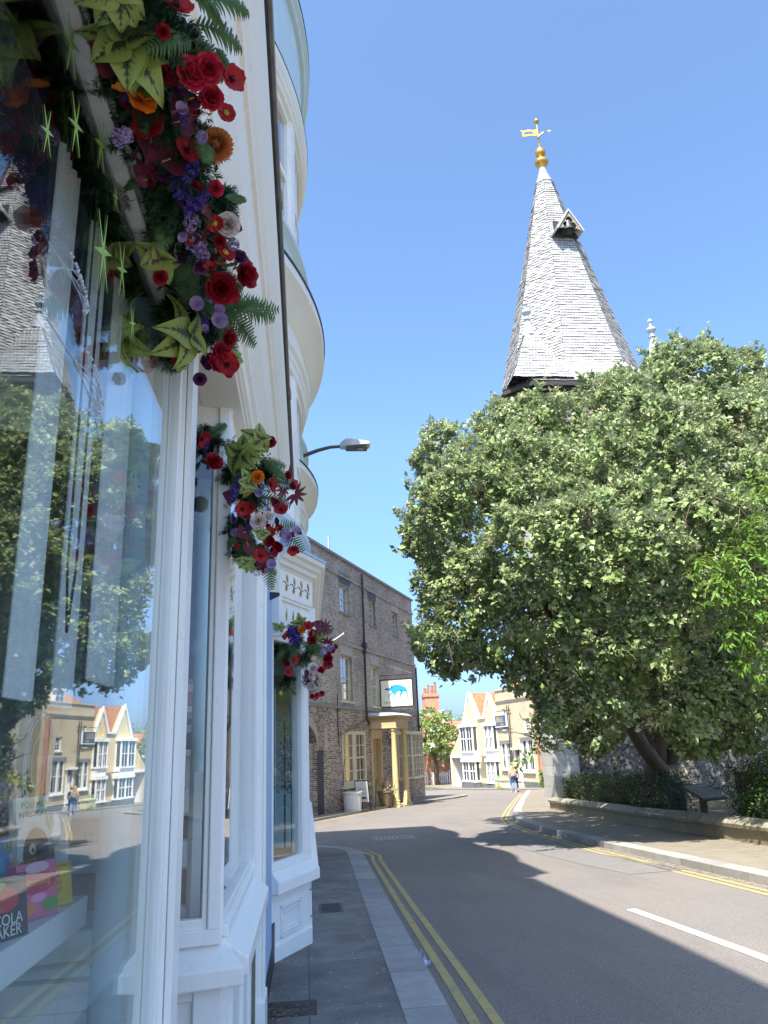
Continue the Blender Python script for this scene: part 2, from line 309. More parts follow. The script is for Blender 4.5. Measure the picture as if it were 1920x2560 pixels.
# ---- measured places
G1=[('lime',-0.323,1.116,2.946,0.056),('lime',-0.334,1.235,2.958,0.077),('lime',-0.339,2.191,2.858,0.092),('lime',-0.518,2.212,2.846,0.084),('lime',-0.387,1.900,2.930,0.054),('lime',-0.219,2.303,2.846,0.035),('poppy',-0.245,1.157,2.958,0.033),('rose',-0.294,1.308,2.958,0.036),('ruffle',-0.242,1.313,2.961,0.038),('ruffle',-0.203,1.311,2.976,0.034),('poppy',-0.160,1.355,2.999,0.030),('ruffle',-0.205,1.382,2.970,0.030),('poppy',-0.345,1.451,2.954,0.040),('poppy',-0.278,1.522,2.956,0.033),('ruffle',-0.228,1.659,2.966,0.023),('orange',-0.353,1.368,2.947,0.038),('orange',-0.385,1.351,2.948,0.022),('mum',-0.208,1.524,2.979,0.041),('plum',-0.359,1.499,2.953,0.036),('plum',-0.328,1.552,2.952,0.037),('plum',-0.282,1.440,2.957,0.031),('plum',-0.252,1.379,2.954,0.030),('purple',-0.276,1.349,2.955,0.024),('plum',-0.384,1.553,2.950,0.025),('spike',-0.272,1.575,2.953,0.033),('spike',-0.312,1.626,2.947,0.034),('spike',-0.300,1.670,2.949,0.035),('spike',-0.262,1.677,2.955,0.033),('lilac',-0.300,1.767,2.947,0.032),('lilac',-0.295,1.851,2.941,0.038),('lilac',-0.286,1.892,2.940,0.030),('peony',-0.207,1.805,2.974,0.035),('anemone',-0.241,1.789,2.963,0.024),('anemone',-0.228,1.906,2.957,0.032),('crimson',-0.184,2.007,2.955,0.046),('crimson',-0.251,2.037,2.927,0.051),('purple',-0.192,1.941,2.964,0.028),('bell',-0.324,2.073,2.896,0.032),('bell',-0.275,2.151,2.890,0.038),('bell',-0.279,2.110,2.900,0.030),('ruffle',-0.276,2.281,2.846,0.040),('poppy',-0.257,2.291,2.810,0.040),('ruffle',-0.300,2.278,2.803,0.034),('coral',-0.515,2.261,2.805,0.041),('purple',-0.325,2.270,2.806,0.029),('crimson',-0.252,2.230,2.872,0.034),('crimson',-0.605,1.984,2.909,0.023),('fir',-0.197,1.747,3.053,0.057),('fir',-0.297,1.310,3.033,0.052),('fir',-0.240,1.513,3.038,0.048),('fir',-0.397,1.505,3.022,0.048),('fir',-0.368,1.830,3.017,0.067),('fir',-0.287,2.072,3.004,0.074),('fir',-0.388,2.186,2.960,0.077),('fir',-0.253,2.218,2.982,0.065),('fir',-0.396,1.340,3.026,0.043),('fir',-0.223,1.260,3.036,0.050),('fir',-0.468,1.700,3.012,0.042),('fir',-0.268,1.910,3.028,0.058),('fir',-0.424,2.348,2.906,0.068),('fir',-0.313,1.220,3.026,0.041)]
F1=[(-0.217,1.220,3.033,-0.123,1.321,3.102),(-0.202,1.164,3.030,-0.157,1.252,3.076),(-0.195,1.168,3.036,-0.102,1.238,3.107),(-0.221,1.257,3.037,-0.170,1.382,3.074),(-0.179,1.304,3.067,-0.158,1.398,3.080),(-0.349,1.878,3.015,-0.354,2.121,2.977),(-0.320,1.878,3.016,-0.322,2.161,2.975),(-0.340,1.862,3.017,-0.393,2.056,2.990),(-0.285,2.157,2.988,-0.086,2.270,3.018),(-0.274,2.177,2.986,-0.158,2.363,2.965),(-0.286,2.173,2.983,-0.229,2.392,2.933),(-0.251,2.202,2.987,-0.072,2.241,3.031),(-0.410,1.661,3.018,-0.455,1.687,3.014),(-0.352,1.797,3.019,-0.445,1.894,3.011),(-0.265,2.347,2.938,-0.218,2.428,2.922),(-0.479,1.894,3.010,-0.497,1.830,3.013)]
G2=[('lime',-0.262,2.992,2.783,0.103),('lime',-0.172,2.992,2.846,0.076),('lime',-0.211,2.992,2.650,0.066),('poppy',-0.432,2.992,2.846,0.043),('rose',-0.379,2.992,2.739,0.046),('orange',-0.200,2.992,2.677,0.033),('poppy',-0.149,2.992,2.641,0.036),('poppy',-0.113,2.992,2.580,0.036),('poppy',-0.105,2.992,2.534,0.033),('poppy',-0.258,2.992,2.539,0.036),('poppy',-0.226,2.992,2.547,0.029),('poppy',-0.185,2.992,2.345,0.035),('poppy',-0.057,2.992,2.371,0.029),('crimson',-0.145,2.992,2.402,0.029),('crimson',-0.113,2.992,2.385,0.029),('poppy',-0.056,2.992,2.647,0.026),('crimson',-0.079,2.992,2.683,0.023),('spike',-0.252,2.992,2.668,0.036),('spike',-0.292,2.992,2.616,0.039),('plumstar',-0.048,2.992,2.602,0.059),('plumstar',-0.097,2.992,2.623,0.046),('plum',-0.257,2.992,2.437,0.035),('plum',-0.240,2.992,2.387,0.032),('lime',-0.224,2.992,2.321,0.048),('lime',-0.153,2.992,2.436,0.049),('bell',-0.145,2.992,2.303,0.032),('bell',-0.073,2.992,2.418,0.036),('lilac',-0.089,2.992,2.435,0.032),('lilac',-0.041,2.992,2.451,0.026),('peony',-0.194,2.992,2.487,0.039),('peony',-0.158,2.992,2.503,0.029),('purple',-0.126,2.992,2.554,0.023),('purple',-0.113,2.992,2.486,0.023),('fir',-0.346,3.150,2.902,0.088),('fir',-0.205,3.150,2.660,0.086),('fir',-0.254,3.150,2.517,0.077),('fir',-0.169,3.150,2.392,0.068),('fir',-0.137,3.150,2.770,0.079),('fir',-0.292,3.150,2.771,0.061),('fir',-0.236,3.150,2.428,0.068),('fir',-0.416,3.150,2.940,0.062)]
F2=[(-0.189,3.150,2.826,-0.076,3.150,2.807),(-0.171,3.150,2.807,-0.067,3.150,2.751),(-0.187,3.150,2.498,-0.034,3.150,2.549),(-0.119,3.150,2.515,-0.001,3.150,2.424),(-0.203,3.150,2.410,-0.119,3.150,2.322),(-0.288,3.150,2.499,-0.320,3.150,2.430),(-0.154,3.150,2.733,-0.033,3.150,2.713)]
G3=[('spike',-0.121,7.077,2.635,0.066),('spike',-0.092,7.077,2.608,0.059),('spike',-0.151,7.077,2.654,0.052),('orange',-0.055,7.077,2.659,0.044),('poppy',0.011,7.077,2.694,0.048),('poppy',0.040,7.077,2.630,0.048),('crimson',0.050,7.077,2.567,0.048),('poppy',-0.173,7.077,2.611,0.041),('poppy',-0.123,7.077,2.380,0.040),('crimson',-0.177,7.077,2.381,0.044),('poppy',-0.170,7.077,2.284,0.047),('plum',0.119,7.077,2.702,0.059),('plumstar',0.167,7.077,2.682,0.082),('plumstar',0.190,7.077,2.534,0.074),('lilac',0.215,7.077,2.497,0.052),('lilac',0.162,7.077,2.454,0.052),('crimson',0.187,7.077,2.399,0.051),('poppy',0.197,7.077,2.352,0.044),('poppy',0.168,7.077,2.338,0.040),('peony',0.051,7.077,2.313,0.058),('peony',0.028,7.077,2.242,0.055),('peony',0.038,7.077,2.163,0.047),('crimson',0.119,7.077,2.289,0.040),('crimson',0.020,7.077,2.196,0.036),('poppy',0.127,7.077,2.093,0.033),('poppy',0.076,7.077,2.070,0.033),('lime',-0.036,7.077,2.725,0.067),('lime',-0.231,7.077,2.693,0.052),('lime',0.099,7.077,2.610,0.059),('fir',-0.166,7.450,2.788,0.101),('fir',-0.051,7.450,2.629,0.109),('fir',0.102,7.450,2.548,0.109),('fir',-0.205,7.450,2.537,0.100),('fir',-0.148,7.450,2.478,0.085),('fir',0.024,7.450,2.435,0.108),('fir',0.079,7.450,2.244,0.092),('fir',-0.130,7.450,2.251,0.069),('fir',0.143,7.450,2.662,0.094),('fir',-0.187,7.450,2.179,0.053)]
F3=[(-0.224,7.450,2.634,-0.244,7.450,2.405),(-0.167,7.450,2.594,-0.072,7.450,2.400),(0.027,7.450,2.666,0.140,7.450,2.470),(-0.014,7.450,2.436,0.022,7.450,2.284),(-0.127,7.450,2.787,-0.010,7.450,2.842),(0.144,7.450,2.701,0.261,7.450,2.718)]
LOBES=[(3.56,16.62,5.99,1.15),(3.67,17.16,7.43,0.94),(3.36,16.15,4.60,1.03),(4.17,17.39,8.14,1.27),(3.83,15.35,6.00,1.59),(3.92,15.18,4.49,1.49),(5.51,17.04,8.31,1.37),(5.05,15.16,6.37,1.61),(4.82,14.19,4.67,1.60),(4.75,15.66,3.79,1.21),(6.80,16.59,8.44,1.41),(6.24,14.73,6.49,1.64),(5.89,13.79,4.71,1.63),(5.67,14.30,3.41,1.17),(8.07,16.15,8.78,1.38),(7.65,14.73,7.02,1.59),(7.19,13.80,5.26,1.51),(6.50,13.49,3.80,1.14),(9.49,16.19,9.87,1.12),(9.38,15.11,7.92,1.47),(9.04,14.61,6.06,1.31),(10.07,16.50,10.49,0.74),(9.47,16.70,10.13,0.68),(10.76,16.20,9.89,0.73),(10.99,16.00,8.51,1.30),(5.72,15.75,2.86,0.79),(6.50,14.93,2.84,0.77),(7.37,14.58,3.01,0.98),(9.10,14.95,4.41,1.09),(8.45,15.11,2.79,0.88),(5.34,16.39,2.67,0.52),(2.83,16.49,3.71,0.52),(3.06,16.32,3.55,0.60),(6.79,17.50,6.58,2.36),(8.55,16.83,6.56,2.42),(5.10,17.68,6.45,1.80),(4.09,15.77,3.74,0.66),(3.67,15.87,3.60,0.55),(4.98,15.02,2.27,0.48),(5.67,14.25,2.35,0.54),(7.18,14.11,2.29,0.67),(8.26,14.15,2.40,0.65),(4.63,14.64,2.04,0.28),(4.38,14.73,1.61,0.16),(4.33,15.09,2.84,0.31),(5.93,16.62,2.08,0.59),(6.31,16.47,1.97,0.62),(6.26,16.96,1.57,0.39),(8.14,15.17,1.85,0.66),(8.81,14.86,1.82,0.65),(7.78,15.83,1.81,0.45)]
# ------------------------------------------------------------------ ground, road, pavements
def ysheet(name, xl, xr, ys, zoff, mat_, drop=None, mats=None):
    """sheet between two x(y) edges following the fall of the street; drop adds a vertical face along the right (+) or left (-) edge"""
    m = MB(); rows = []
    for y in ys: rows.append(((xl(y), y, zg(y)+zoff), (xr(y), y, zg(y)+zoff)))
    for a, b in zip(rows, rows[1:]): m.quad(a[0], a[1], b[1], b[0])
    if drop:
        for a, b in zip(rows, rows[1:]):
            k = 1 if drop > 0 else 0; d = abs(drop); p, q = a[k], b[k]
            m.quad((p[0], p[1], p[2]-d), p, q, (q[0], q[1], q[2]-d)) if k == 0 else m.quad(p, (p[0], p[1], p[2]-d), (q[0], q[1], q[2]-d), q)
    return struct(m.build(name, mat_, fix=False))
def slab(name, poly, zoff, thick, mat_, kind='structure'):
    m = MB(); n = len(poly); top = [(x, y, zg(y)+zoff) for x, y in poly]; bot = [(x, y, z-thick) for x, y, z in top]
    m.add(top+bot, [tuple(range(n))] + [(i, n+i, n+(i+1) % n, (i+1) % n) for i in range(n)])
    o = m.build(name, mat_); o['kind'] = kind; return o
def interp(pts): 
    xs = [p[0] for p in pts]; ys = [p[1] for p in pts]
    return lambda y: float(np.interp(y, xs, ys))
ysteps = [-30, -12] + [i*.5 for i in range(-16, 46)] + [24+i*2 for i in range(25)]
RD = -.085
ysheet('ground', lambda y: -500, lambda y: 500, [-400, -12]+[i*.5 for i in range(-16, 20)]+[12, 30, 50, 71, 72, 73, 300, 900], RD-.03, M['ground'])
ysheet('road', lambda y: -40, lambda y: 34, ysteps, RD, M['asphalt'])
def kl(y):
    if y < 16.4: return float(np.interp(y, [-30, 5, 10, 16.4], [.80, .885, .96, 1.08]))
    t = min(1, (y-16.4)/3.0); return 1.08 - 3.2*(1-math.sqrt(max(0, 1-t*t)))
ly = [-30]+[i*.5 for i in range(-16, 33)]+[16.4, 16.8, 17.2, 17.6, 18, 18.4, 18.7, 19, 19.2, 19.32, 19.395]
ysheet('pavement', lambda y: -2.5, lambda y: kl(y)-.30, ly, 0, M['paving'])
ysheet('kerb', lambda y: kl(y)-.30, kl, ly, .004, M['kerb'], drop=.12)
kr = interp([(-30, 5.75), (9.8, 5.64), (15.3, 5.62), (20, 5.8), (23.5, 6.15), (25.5, 6.5), (27.3, 7.0), (30, 7.75), (40, 10.7), (50, 13.75), (54, 14.9)])
wallx = interp([(-30, 6.9), (13, 7.62), (18.75, 7.83), (28.3, 8.62), (28.6, 8.7)])
ry = [-30]+[i for i in range(-8, 55)]
ysheet('pavement', lambda y: kr(y)+.30, lambda y: wallx(y)+.1 if y < 28.5 else 20, ry, .02, M['pave_r'])
ysheet('kerb', kr, lambda y: kr(y)+.30, ry, .024, M['kerb_r'], drop=-.13)
# hotel pavement, far pavement
HD = Vector((math.sin(R(23.4)), math.cos(R(23.4)), 0)); HN = Vector((HD.y, -HD.x, 0)); HP = Vector((6.8, 48, 0))
def hp(t, o): p = HP + HD*t + HN*o; return (p.x, p.y)
hk = [(-26, 1.2), (-19, 1.05), (-12, .85), (-6, 1.2), (-3, 1.55), (0, 2.0), (3.5, 2.05), (5.2, 1.5), (5.8, .4)]
slab('pavement', [hp(t, o-.25) for t, o in hk]+[hp(5.6, -2), hp(5.6, -7), hp(-26, -7)], .0, .2, M['pave_r'])
m = MB()
for (t0, o0), (t1, o1) in zip(hk, hk[1:]):
    q = [hp(t0, o0-.25), hp(t0, o0), hp(t1, o1), hp(t1, o1-.25)]; z = [zg(p[1])+.004 for p in q]
    m.quad(*[(p[0], p[1], h) for p, h in zip(q, z)]); m.quad((q[1][0], q[1][1], z[1]), (q[1][0], q[1][1], z[1]-.13), (q[2][0], q[2][1], z[2]-.13), (q[2][0], q[2][1], z[2]))
struct(m.build('kerb', M['kerb_r'], fix=False))
QD = Vector((math.sin(R(-12)), math.cos(R(-12)), 0)); QO = Vector((-QD.y, QD.x, 0)); QP = Vector((15.9, 64, 0))
def qp(t, o): p = QP + QD*t + QO*o; return (p.x, p.y)
slab('pavement', [qp(-14, 0), qp(-14, 1.6), qp(7.8, 2.0), qp(7.8, -3), qp(-8, -3)], .03, .2, M['pave_r'])
slab('pavement', [qp(7.8, 2.0), qp(12, 1.6), qp(30, 3), qp(30, -12), qp(7.8, -3)], .028, .2, M['pave_r'])
def ribbon(name, pts, w, mat_, zoff=RD+.004):
    m = MB(); P = [Vector((x, y, 0)) for x, y in pts]; L = []
    for i, p in enumerate(P):
        d = (P[min(i+1, len(P)-1)]-P[max(0, i-1)]).normalized(); n = Vector((d.y, -d.x, 0))*w/2
        L.append(((p-n), (p+n)))
    for a, b in zip(L, L[1:]): m.quad(*[(q.x, q.y, zg(q.y)+zoff) for q in (a[0], a[1], b[1], b[0])])
    return struct(m.build(name, mat_, fix=False))
def fine(pts, st=.5):
    o = []
    for (x0, y0), (x1, y1) in zip(pts, pts[1:]):
        n = max(1, int(math.hypot(x1-x0, y1-y0)/st)); o += [(x0+(x1-x0)*i/n, y0+(y1-y0)*i/n) for i in range(n)]
    return o+[pts[-1]]
for off in (.17, .315): ribbon('yellow_line', [(kl(y)+off-.02 if y < 16 else kl(y)+off+.02, y) for y in [i*.4-6 for i in range(57)]]+[(kl(17.2)+off+.02, 17.25)], .072, M['yellow'])
for off in (.22, .37): ribbon('yellow_line', [(kr(y)-off, y) for y in [i*.5-6 for i in range(112)]], .075, M['yellow'])
ribbon('centre_line', fine([(3.62, 5.6), (3.5, 8.9)]), .11, M['whiteline'])
for off in (.2, .34): ribbon('yellow_line', [hp(t, o+off) for t, o in hk[1:-2]], .07, M['yellow'])
struct(ribbon('road_patch', fine([(5.05, 11.6), (4.75, 14.2), (4.7, 16.8)]), .95, speckle('patched_tarmac', (.13,.122,.118), (.25,.24,.225), 120)))
# ------------------------------------------------------------------ windows shared by the facades
def holes_wall(m, x0, x1, z0, z1, holes, th=.13):
    xs = sorted({x0, x1, *[h[0] for h in holes], *[h[1] for h in holes]}); zs = sorted({z0, z1, *[h[2] for h in holes], *[h[3] for h in holes]})
    for a, b in zip(xs, xs[1:]):
        for c, d in zip(zs, zs[1:]):
            cx, cz = (a+b)/2, (c+d)/2
            if any(h[0] < cx < h[1] and h[2] < cz < h[3] for h in holes): continue
            m.quad((a,0,c), (b,0,c), (b,0,d), (a,0,d))
    for h in holes:
        a, b, c, d = h[:4]
        m.quad((a,0,c),(a,th,c),(a,th,d),(a,0,d)); m.quad((b,0,c),(b,0,d),(b,th,d),(b,th,c)); m.quad((a,0,d),(a,th,d),(b,th,d),(b,0,d)); m.quad((a,0,c),(b,0,c),(b,th,c),(a,th,c))
def sash(par, x0, x1, z0, z1, y, fm, gm=None, nx=2, nz=4, fr=.07, sill=True, sillm=None, bar=.025, label=None, reveal=None, mid=True):
    """sash window: frame (mesh) > pane, sill; outer face at y, deeper is +y"""
    gm = gm or M['glass2']; m = MB()
    m.box(x0, x0+fr, y, y+.08, z0, z1); m.box(x1-fr, x1, y, y+.08, z0, z1); m.box(x0+fr, x1-fr, y, y+.08, z1-fr, z1); m.box(x0+fr, x1-fr, y, y+.08, z0, z0+fr*1.2)
    a, b, c, d = x0+fr, x1-fr, z0+fr*1.2, z1-fr
    if mid: m.box(a, b, y+.02, y+.07, (c+d)/2-.025, (c+d)/2+.025)
    for i in range(1, nx): q = a+(b-a)*i/nx; m.box(q-bar/2, q+bar/2, y+.032, y+.062, c, d)
    for i in range(1, nz):
        q = c+(d-c)*i/nz
        if not (mid and abs(q-(c+d)/2) < .05): m.box(a, b, y+.034, y+.060, q-bar/2, q+bar/2)
    if reveal: m.box(x0-.012, x0, 0.004, y+.05, z0, z1); m.box(x1, x1+.012, 0.004, y+.05, z0, z1)
    w = m.build('window', fm, par)
    MB().box(a-.01, b+.01, y+.045, y+.052, c-.01, d+.01).build('pane', gm, w)
    if sill: MB().box(x0-.08, x1+.08, y-.13-.06, y+.04, z0-.09, z0-.003).build('sill', sillm or fm, w)
    if label: w['label'] = label
    return w
# ------------------------------------------------------------------ the hotel
H = thing('brick_hotel', 'tall three storey grey brick hotel with ochre columned porch beside the road', 'hotel', (HP.x, HP.y, 0), math.atan2(HD.y, HD.x))
up_h = [(-12.95,-11.55,7.9,9.27), (-8.62,-7.5,7.87,9.2), (-4.45,-3.28,7.87,9.18), (-13.05,-11.48,3.75,5.83), (-8.6,-7.3,3.65,5.75)]
lo_h = [(-13.0,-9.95,-.0,2.38), (-8.97,-7.25,-1.15,2.47), (-19.4,-16.0,-1.0,2.72)]
m = MB(); holes_wall(m, -26, 0, 3.45, 10.5, up_h); m.box(-26, 0, .3, 9, 3.3, 10.45); m.quad((0,0,3.45),(0,9,3.45),(0,9,10.5),(0,0,10.5)); m.quad((-26,0,10.5),(0,0,10.5),(0,.3,10.5),(-26,.3,10.5))
m.build('upper_wall', M['hotel'], H, fix=False)
m = MB(); holes_wall(m, -26, 0, -1.9, 3.45, lo_h, .2); m.quad((0,0,-1.9),(0,9,-1.9),(0,9,3.45),(0,0,3.45))
# arch spandrels: the square head of the opening is closed down to a segmental arch
n = 14; xs = [-19.4+3.4*i/n for i in range(n+1)]; az_ = [1.75+.95*math.sqrt(max(0, 1-((x+17.7)/1.72)**2)) for x in xs]
m.build('lower_wall', M['hotel_lo'], H, fix=False)
m = MB()
for (xa, za), (xb, zb) in zip(zip(xs, az_), zip(xs[1:], az_[1:])): m.add([(xa,-.03,za),(xb,-.03,zb),(xb,-.03,zb+.42),(xa,-.03,za+.42),(xa,.5,za),(xb,.5,zb)], [(0,1,2,3),(0,4,5,1)])
m.build('arch', M['arch'], H, fix=False)
m = MB()
for (xa, za), (xb, zb) in zip(zip(xs, az_), zip(xs[1:], az_[1:])): m.add([(xa,.0,za),(xb,.0,zb),(xb,.0,2.73),(xa,.0,2.73),(xa,.5,za),(xb,.5,zb)], [(0,1,2,3),(0,4,5,1)])
m.build('arch_spandrel', M['hotel_lo'], H, fix=False)
MB().box(-20, -15.4, .9, 1.0, -1.3, 3.2).build('passage_shade', M['darkwood'], H)  # dark sheet standing in for the shade inside the archway
m = MB(); m.box(-18.5,-16.35,.55,.62,-1.0,1.5)
for a, b in ((-18.3,-17.5), (-17.35,-16.5)):
    for c, d in ((-.8,.1), (.3,1.3)): m.box(a, b, .53, .55, c, d); m.box(a+.08, b-.08, .52, .53, c+.08, d-.08)
m.build('gate', M['cream'], H, bevel=.01)
MB().box(-16.0,-15.35,-.012,.03,-1.4,1.6).build('quoin', M['navybrick'], H)
for a, b, z in ((-13.0,-11.5,9.32), (-8.7,-7.42,9.24)): MB().py([(a,z),(b,z),(b+.1,z+.5),(a-.1,z+.5)], -.02, .02).build('lintel', M['lintel_b'], H)
for a, b, z in ((-4.5,-3.2,9.22), (-13.05,-11.5,5.9), (-8.65,-7.3,5.8), (-4.6,-3.2,5.6)): MB().py([(a,z),(b,z),(b+.14,z+.46),(a-.14,z+.46)], -.02, .02).build('lintel', M['lintel'], H)
for h in up_h: sash(H, h[0], h[1], h[2], h[3], .13, M['cream'], M['glass3'], 2, 4, .085, True, M['greyflash'] if h[2] > 6 else M['cream'], reveal=1)
for z in (9.68, 6.42, 3.45):
    m = MB(); m.box(-26, .06, -.07, -.001, z-.06, z+.07); m.build('string_course', M['greyflash'] if z < 4 else M['hotel'], H, bevel=.01)
m = MB(); m.box(-26, .1, -.10, .5, 10.5, 10.62); m.build('coping', M['greyflash'], H)
m = MB(); m.tube([(-9.82,-.1,10.35), (-9.82,-.1,3.0), (-9.4,-.1,2.75)], .055); m.tube([(-9.82,-.1,6.5),(-9.82,-.1,6.2)], .09); m.box(-9.97,-9.67,-.22,-.02,6.5,6.75); m.tube([(-9.9,-.07,2.95),(-12.9,-.06,1.95+.35),(-13.6,-.06,2.2)], .022, 6); m.build('downpipe', M['iron'], H)
m = MB(); m.tube([(-.12,-.1,6.3), (-.12,-.1,1.9)], .06); m.build('downpipe', M['iron'], H)
m = MB(); m.tube([(-13.6,-.03,4.0),(-13.62,-.03,2.6),(-13.5,-.03,1.7)], .018, 6); m.tube([(-12.9,-.03,1.2),(-13.1,-.03,.7),(-13.1,-.03,.1),(-12.85,-.03,-.5)], .018, 6); m.build('cable_run', M['black'], H)
m = MB(); m.box(-15.2,-14.95,-.05,.01,1.6,2.5); m.build('render_patch', M['lintel'], H)
# ground-floor window, doorway, bay
w = sash(H, -13.1, -9.9, -.0, 2.4, -.03, M['cream'], M['glass2'], 1, 1, .16, True, M['cream'], mid=False)
m = MB(); m.box(-11.75,-11.4,-.05,.06,.12,2.25)
for a, b in ((-12.95,-11.75), (-11.4,-10.05)):
    m.box(a, b, -.02, .04, 1.16, 1.24)
    for q in (.62, 1.75): m.box(a, b, -.015, .03, q-.02, q+.02)
m.box(-10.75,-10.71,-.016,.03,.2,2.25); m.build('glazing_bar', M['cream'], w)
MB().py([(-12.92,2.25),(-12.35,2.25),(-12.5,1.2),(-12.92,1.0)], .045, .06).build('curtain', M['whitewall'], w)
m = MB(); m.box(-8.97,-8.8,-.02,.25,-1.15,2.47); m.box(-7.42,-7.25,-.02,.25,-1.15,2.47); m.box(-8.8,-7.42,-.02,.25,2.05,2.47); m.build('door_frame', M['ochre'], H, bevel=.01)
d = MB().box(-8.8,-7.42,.2,.26,-1.15,2.05).build('door', M['ochre_d'], H)
m = MB()
for a, b in ((-8.65,-8.2), (-8.0,-7.55)):
    for c, e in ((-.9,.1), (.3,1.7)): m.box(a, b, .185, .2, c, e)
m.build('door_panel', M['ochre_d'], d, bevel=.01)
MB().ball((-7.6,.17,.1), .05).build('handle', M['gold'], d)
P_ = MB(); P_.box(-9.25,-7.05,-1.42,-.001,2.55,2.97); P_.box(-9.33,-6.97,-1.5,-.001,2.97,3.05); P_.box(-9.42,-6.88,-1.6,-.001,3.05,3.12); P_.box(-9.28,-7.02,-1.45,-.001,2.5,2.56)
po = P_.build('porch', M['ochre_d'], H, bevel=.012)
m = MB(); m.loft([[(-9.46,-1.64,3.12),(-6.84,-1.64,3.12),(-6.84,-.001,3.12),(-9.46,-.001,3.12)], [(-9.3,-1.4,3.24),(-7,-1.4,3.24),(-7,-.001,3.3),(-9.3,-.001,3.3)]]); m.build('porch_roof', M['lead'], po)
for x, mm in ((-9.05, 'ochre'), (-7.25, 'ochre')):
    pr = [(.20,-1.12),(.20,-1.0),(.175,-.97),(.19,-.9),(.155,-.86),(.15,-.5),(.14,1.0),(.125,2.2),(.135,2.24),(.135,2.30),(.16,2.36),(.19,2.40),(.19,2.5)]
    m = MB(); m.lathe(pr, x, -1.22, 20); m.box(x-.24, x+.24, -1.46, -.98, -1.35, -1.12); m.build('column', M[mm], po, angle=35)
m = MB(); m.box(-9.3,-7.0,-1.5,-.01,-1.6,-1.2); m.build('step', M['stone'], po)
# bay at the far end
m = MB(); bp = [(-4.4,0),(-3.3,-.5),(-.9,-.5),(-.05,0)]; m.pz(bp, -1.9, -.15); b = m.build('bay_base', M['hotel_lo'], H)
m = MB(); m.pz([(-4.5,0),(-3.35,-.6),(-.85,-.6),(.0,0)], -.15, -.03); m.pz([(-4.5,0),(-3.35,-.6),(-.85,-.6),(.0,0)], 2.25, 2.42)
for k in range(3):
    (xa, ya), (xb, yb) = bp[k], bp[k+1]; L = math.hypot(xb-xa, yb-ya); mm = Matrix.Translation((xa, ya, 0)) @ Matrix.Rotation(math.atan2(yb-ya, xb-xa), 4, 'Z'); m.M = mm
    nx = 3 if k == 1 else 2
    m.box(0,.07,-.02,.08,-.03,2.25); m.box(L-.07,L,-.02,.08,-.03,2.25); m.box(.07,L-.07,-.01,.06,1.05,1.13)
    for i in range(1, nx*2): q = L*i/nx/2; wd = .05 if i % 2 == 0 else .015; m.box(q-wd/2, q+wd/2, -.005, .05, -.03, 2.25)
    for q in (.35,.7,1.5,1.87): m.box(.07, L-.07, -.004, .05, q-.012, q+.012)
m.M = None; bw = m.build('window', M['cream'], H)
m = MB()
for k in range(3):
    (xa, ya), (xb, yb) = bp[k], bp[k+1]; L = math.hypot(xb-xa, yb-ya); m.M = Matrix.Translation((xa, ya, 0)) @ Matrix.Rotation(math.atan2(yb-ya, xb-xa), 4, 'Z'); m.box(.03, L-.03, .055, .065, -.03, 2.25)
m.build('pane', M['glass3'], bw)
m = MB(); m.box(-20,-17,1,1.7,10.5,11.2); 
ch = MB().box(-3.2,-1.6,2.5,3.6,10.4,11.35).build('chimney', M['redbrick'], H)
for x in (-2.9,-2.1): MB().lathe([(.16,11.35),(.15,11.8),(.18,11.85),(.18,11.9)], x, 3, 10).build('chimney_pot', M['rooftile'], ch)
MB().tube([(-13.6,.25,10.6),(-13.6,.25,11.5)], .05, 6).build('flue', M['steel'], H)
def hw(t, o, z): p = HP + HD*t + HN*o; return (p.x, p.y, z)
# things on and by the hotel
L_ = thing('wall_lantern', 'black iron lantern on the brick wall beside the hotel porch', 'lantern', hw(-6.3, .3, 1.55), math.atan2(HD.y, HD.x))
m = MB(); m.tube([(0,.3,.55),(0,.1,.7),(0,0,.62)], .018, 6); m.lathe([(.03,.62),(.06,.55),(.17,.42),(.19,.40)], 0, 0, 6); 
for k in range(6): a = k*math.pi/3; m.tube([(.17*math.cos(a),.17*math.sin(a),.41),(.09*math.cos(a),.09*math.sin(a),0)], .012, 4)
m.lathe([(.10,0),(.09,-.03),(.02,-.07)], 0, 0, 6); m.build('cage', M['black'], L_)
MB().lathe([(.085,.01),(.155,.40)], 0, 0, 6).build('glass', M['glass3'], L_)
S_ = thing('hotel_sign', 'cream hanging sign with a walking blue boar above the ochre porch', 'sign', hw(-7.2, .92, 3.65), math.atan2(HN.y, HN.x))
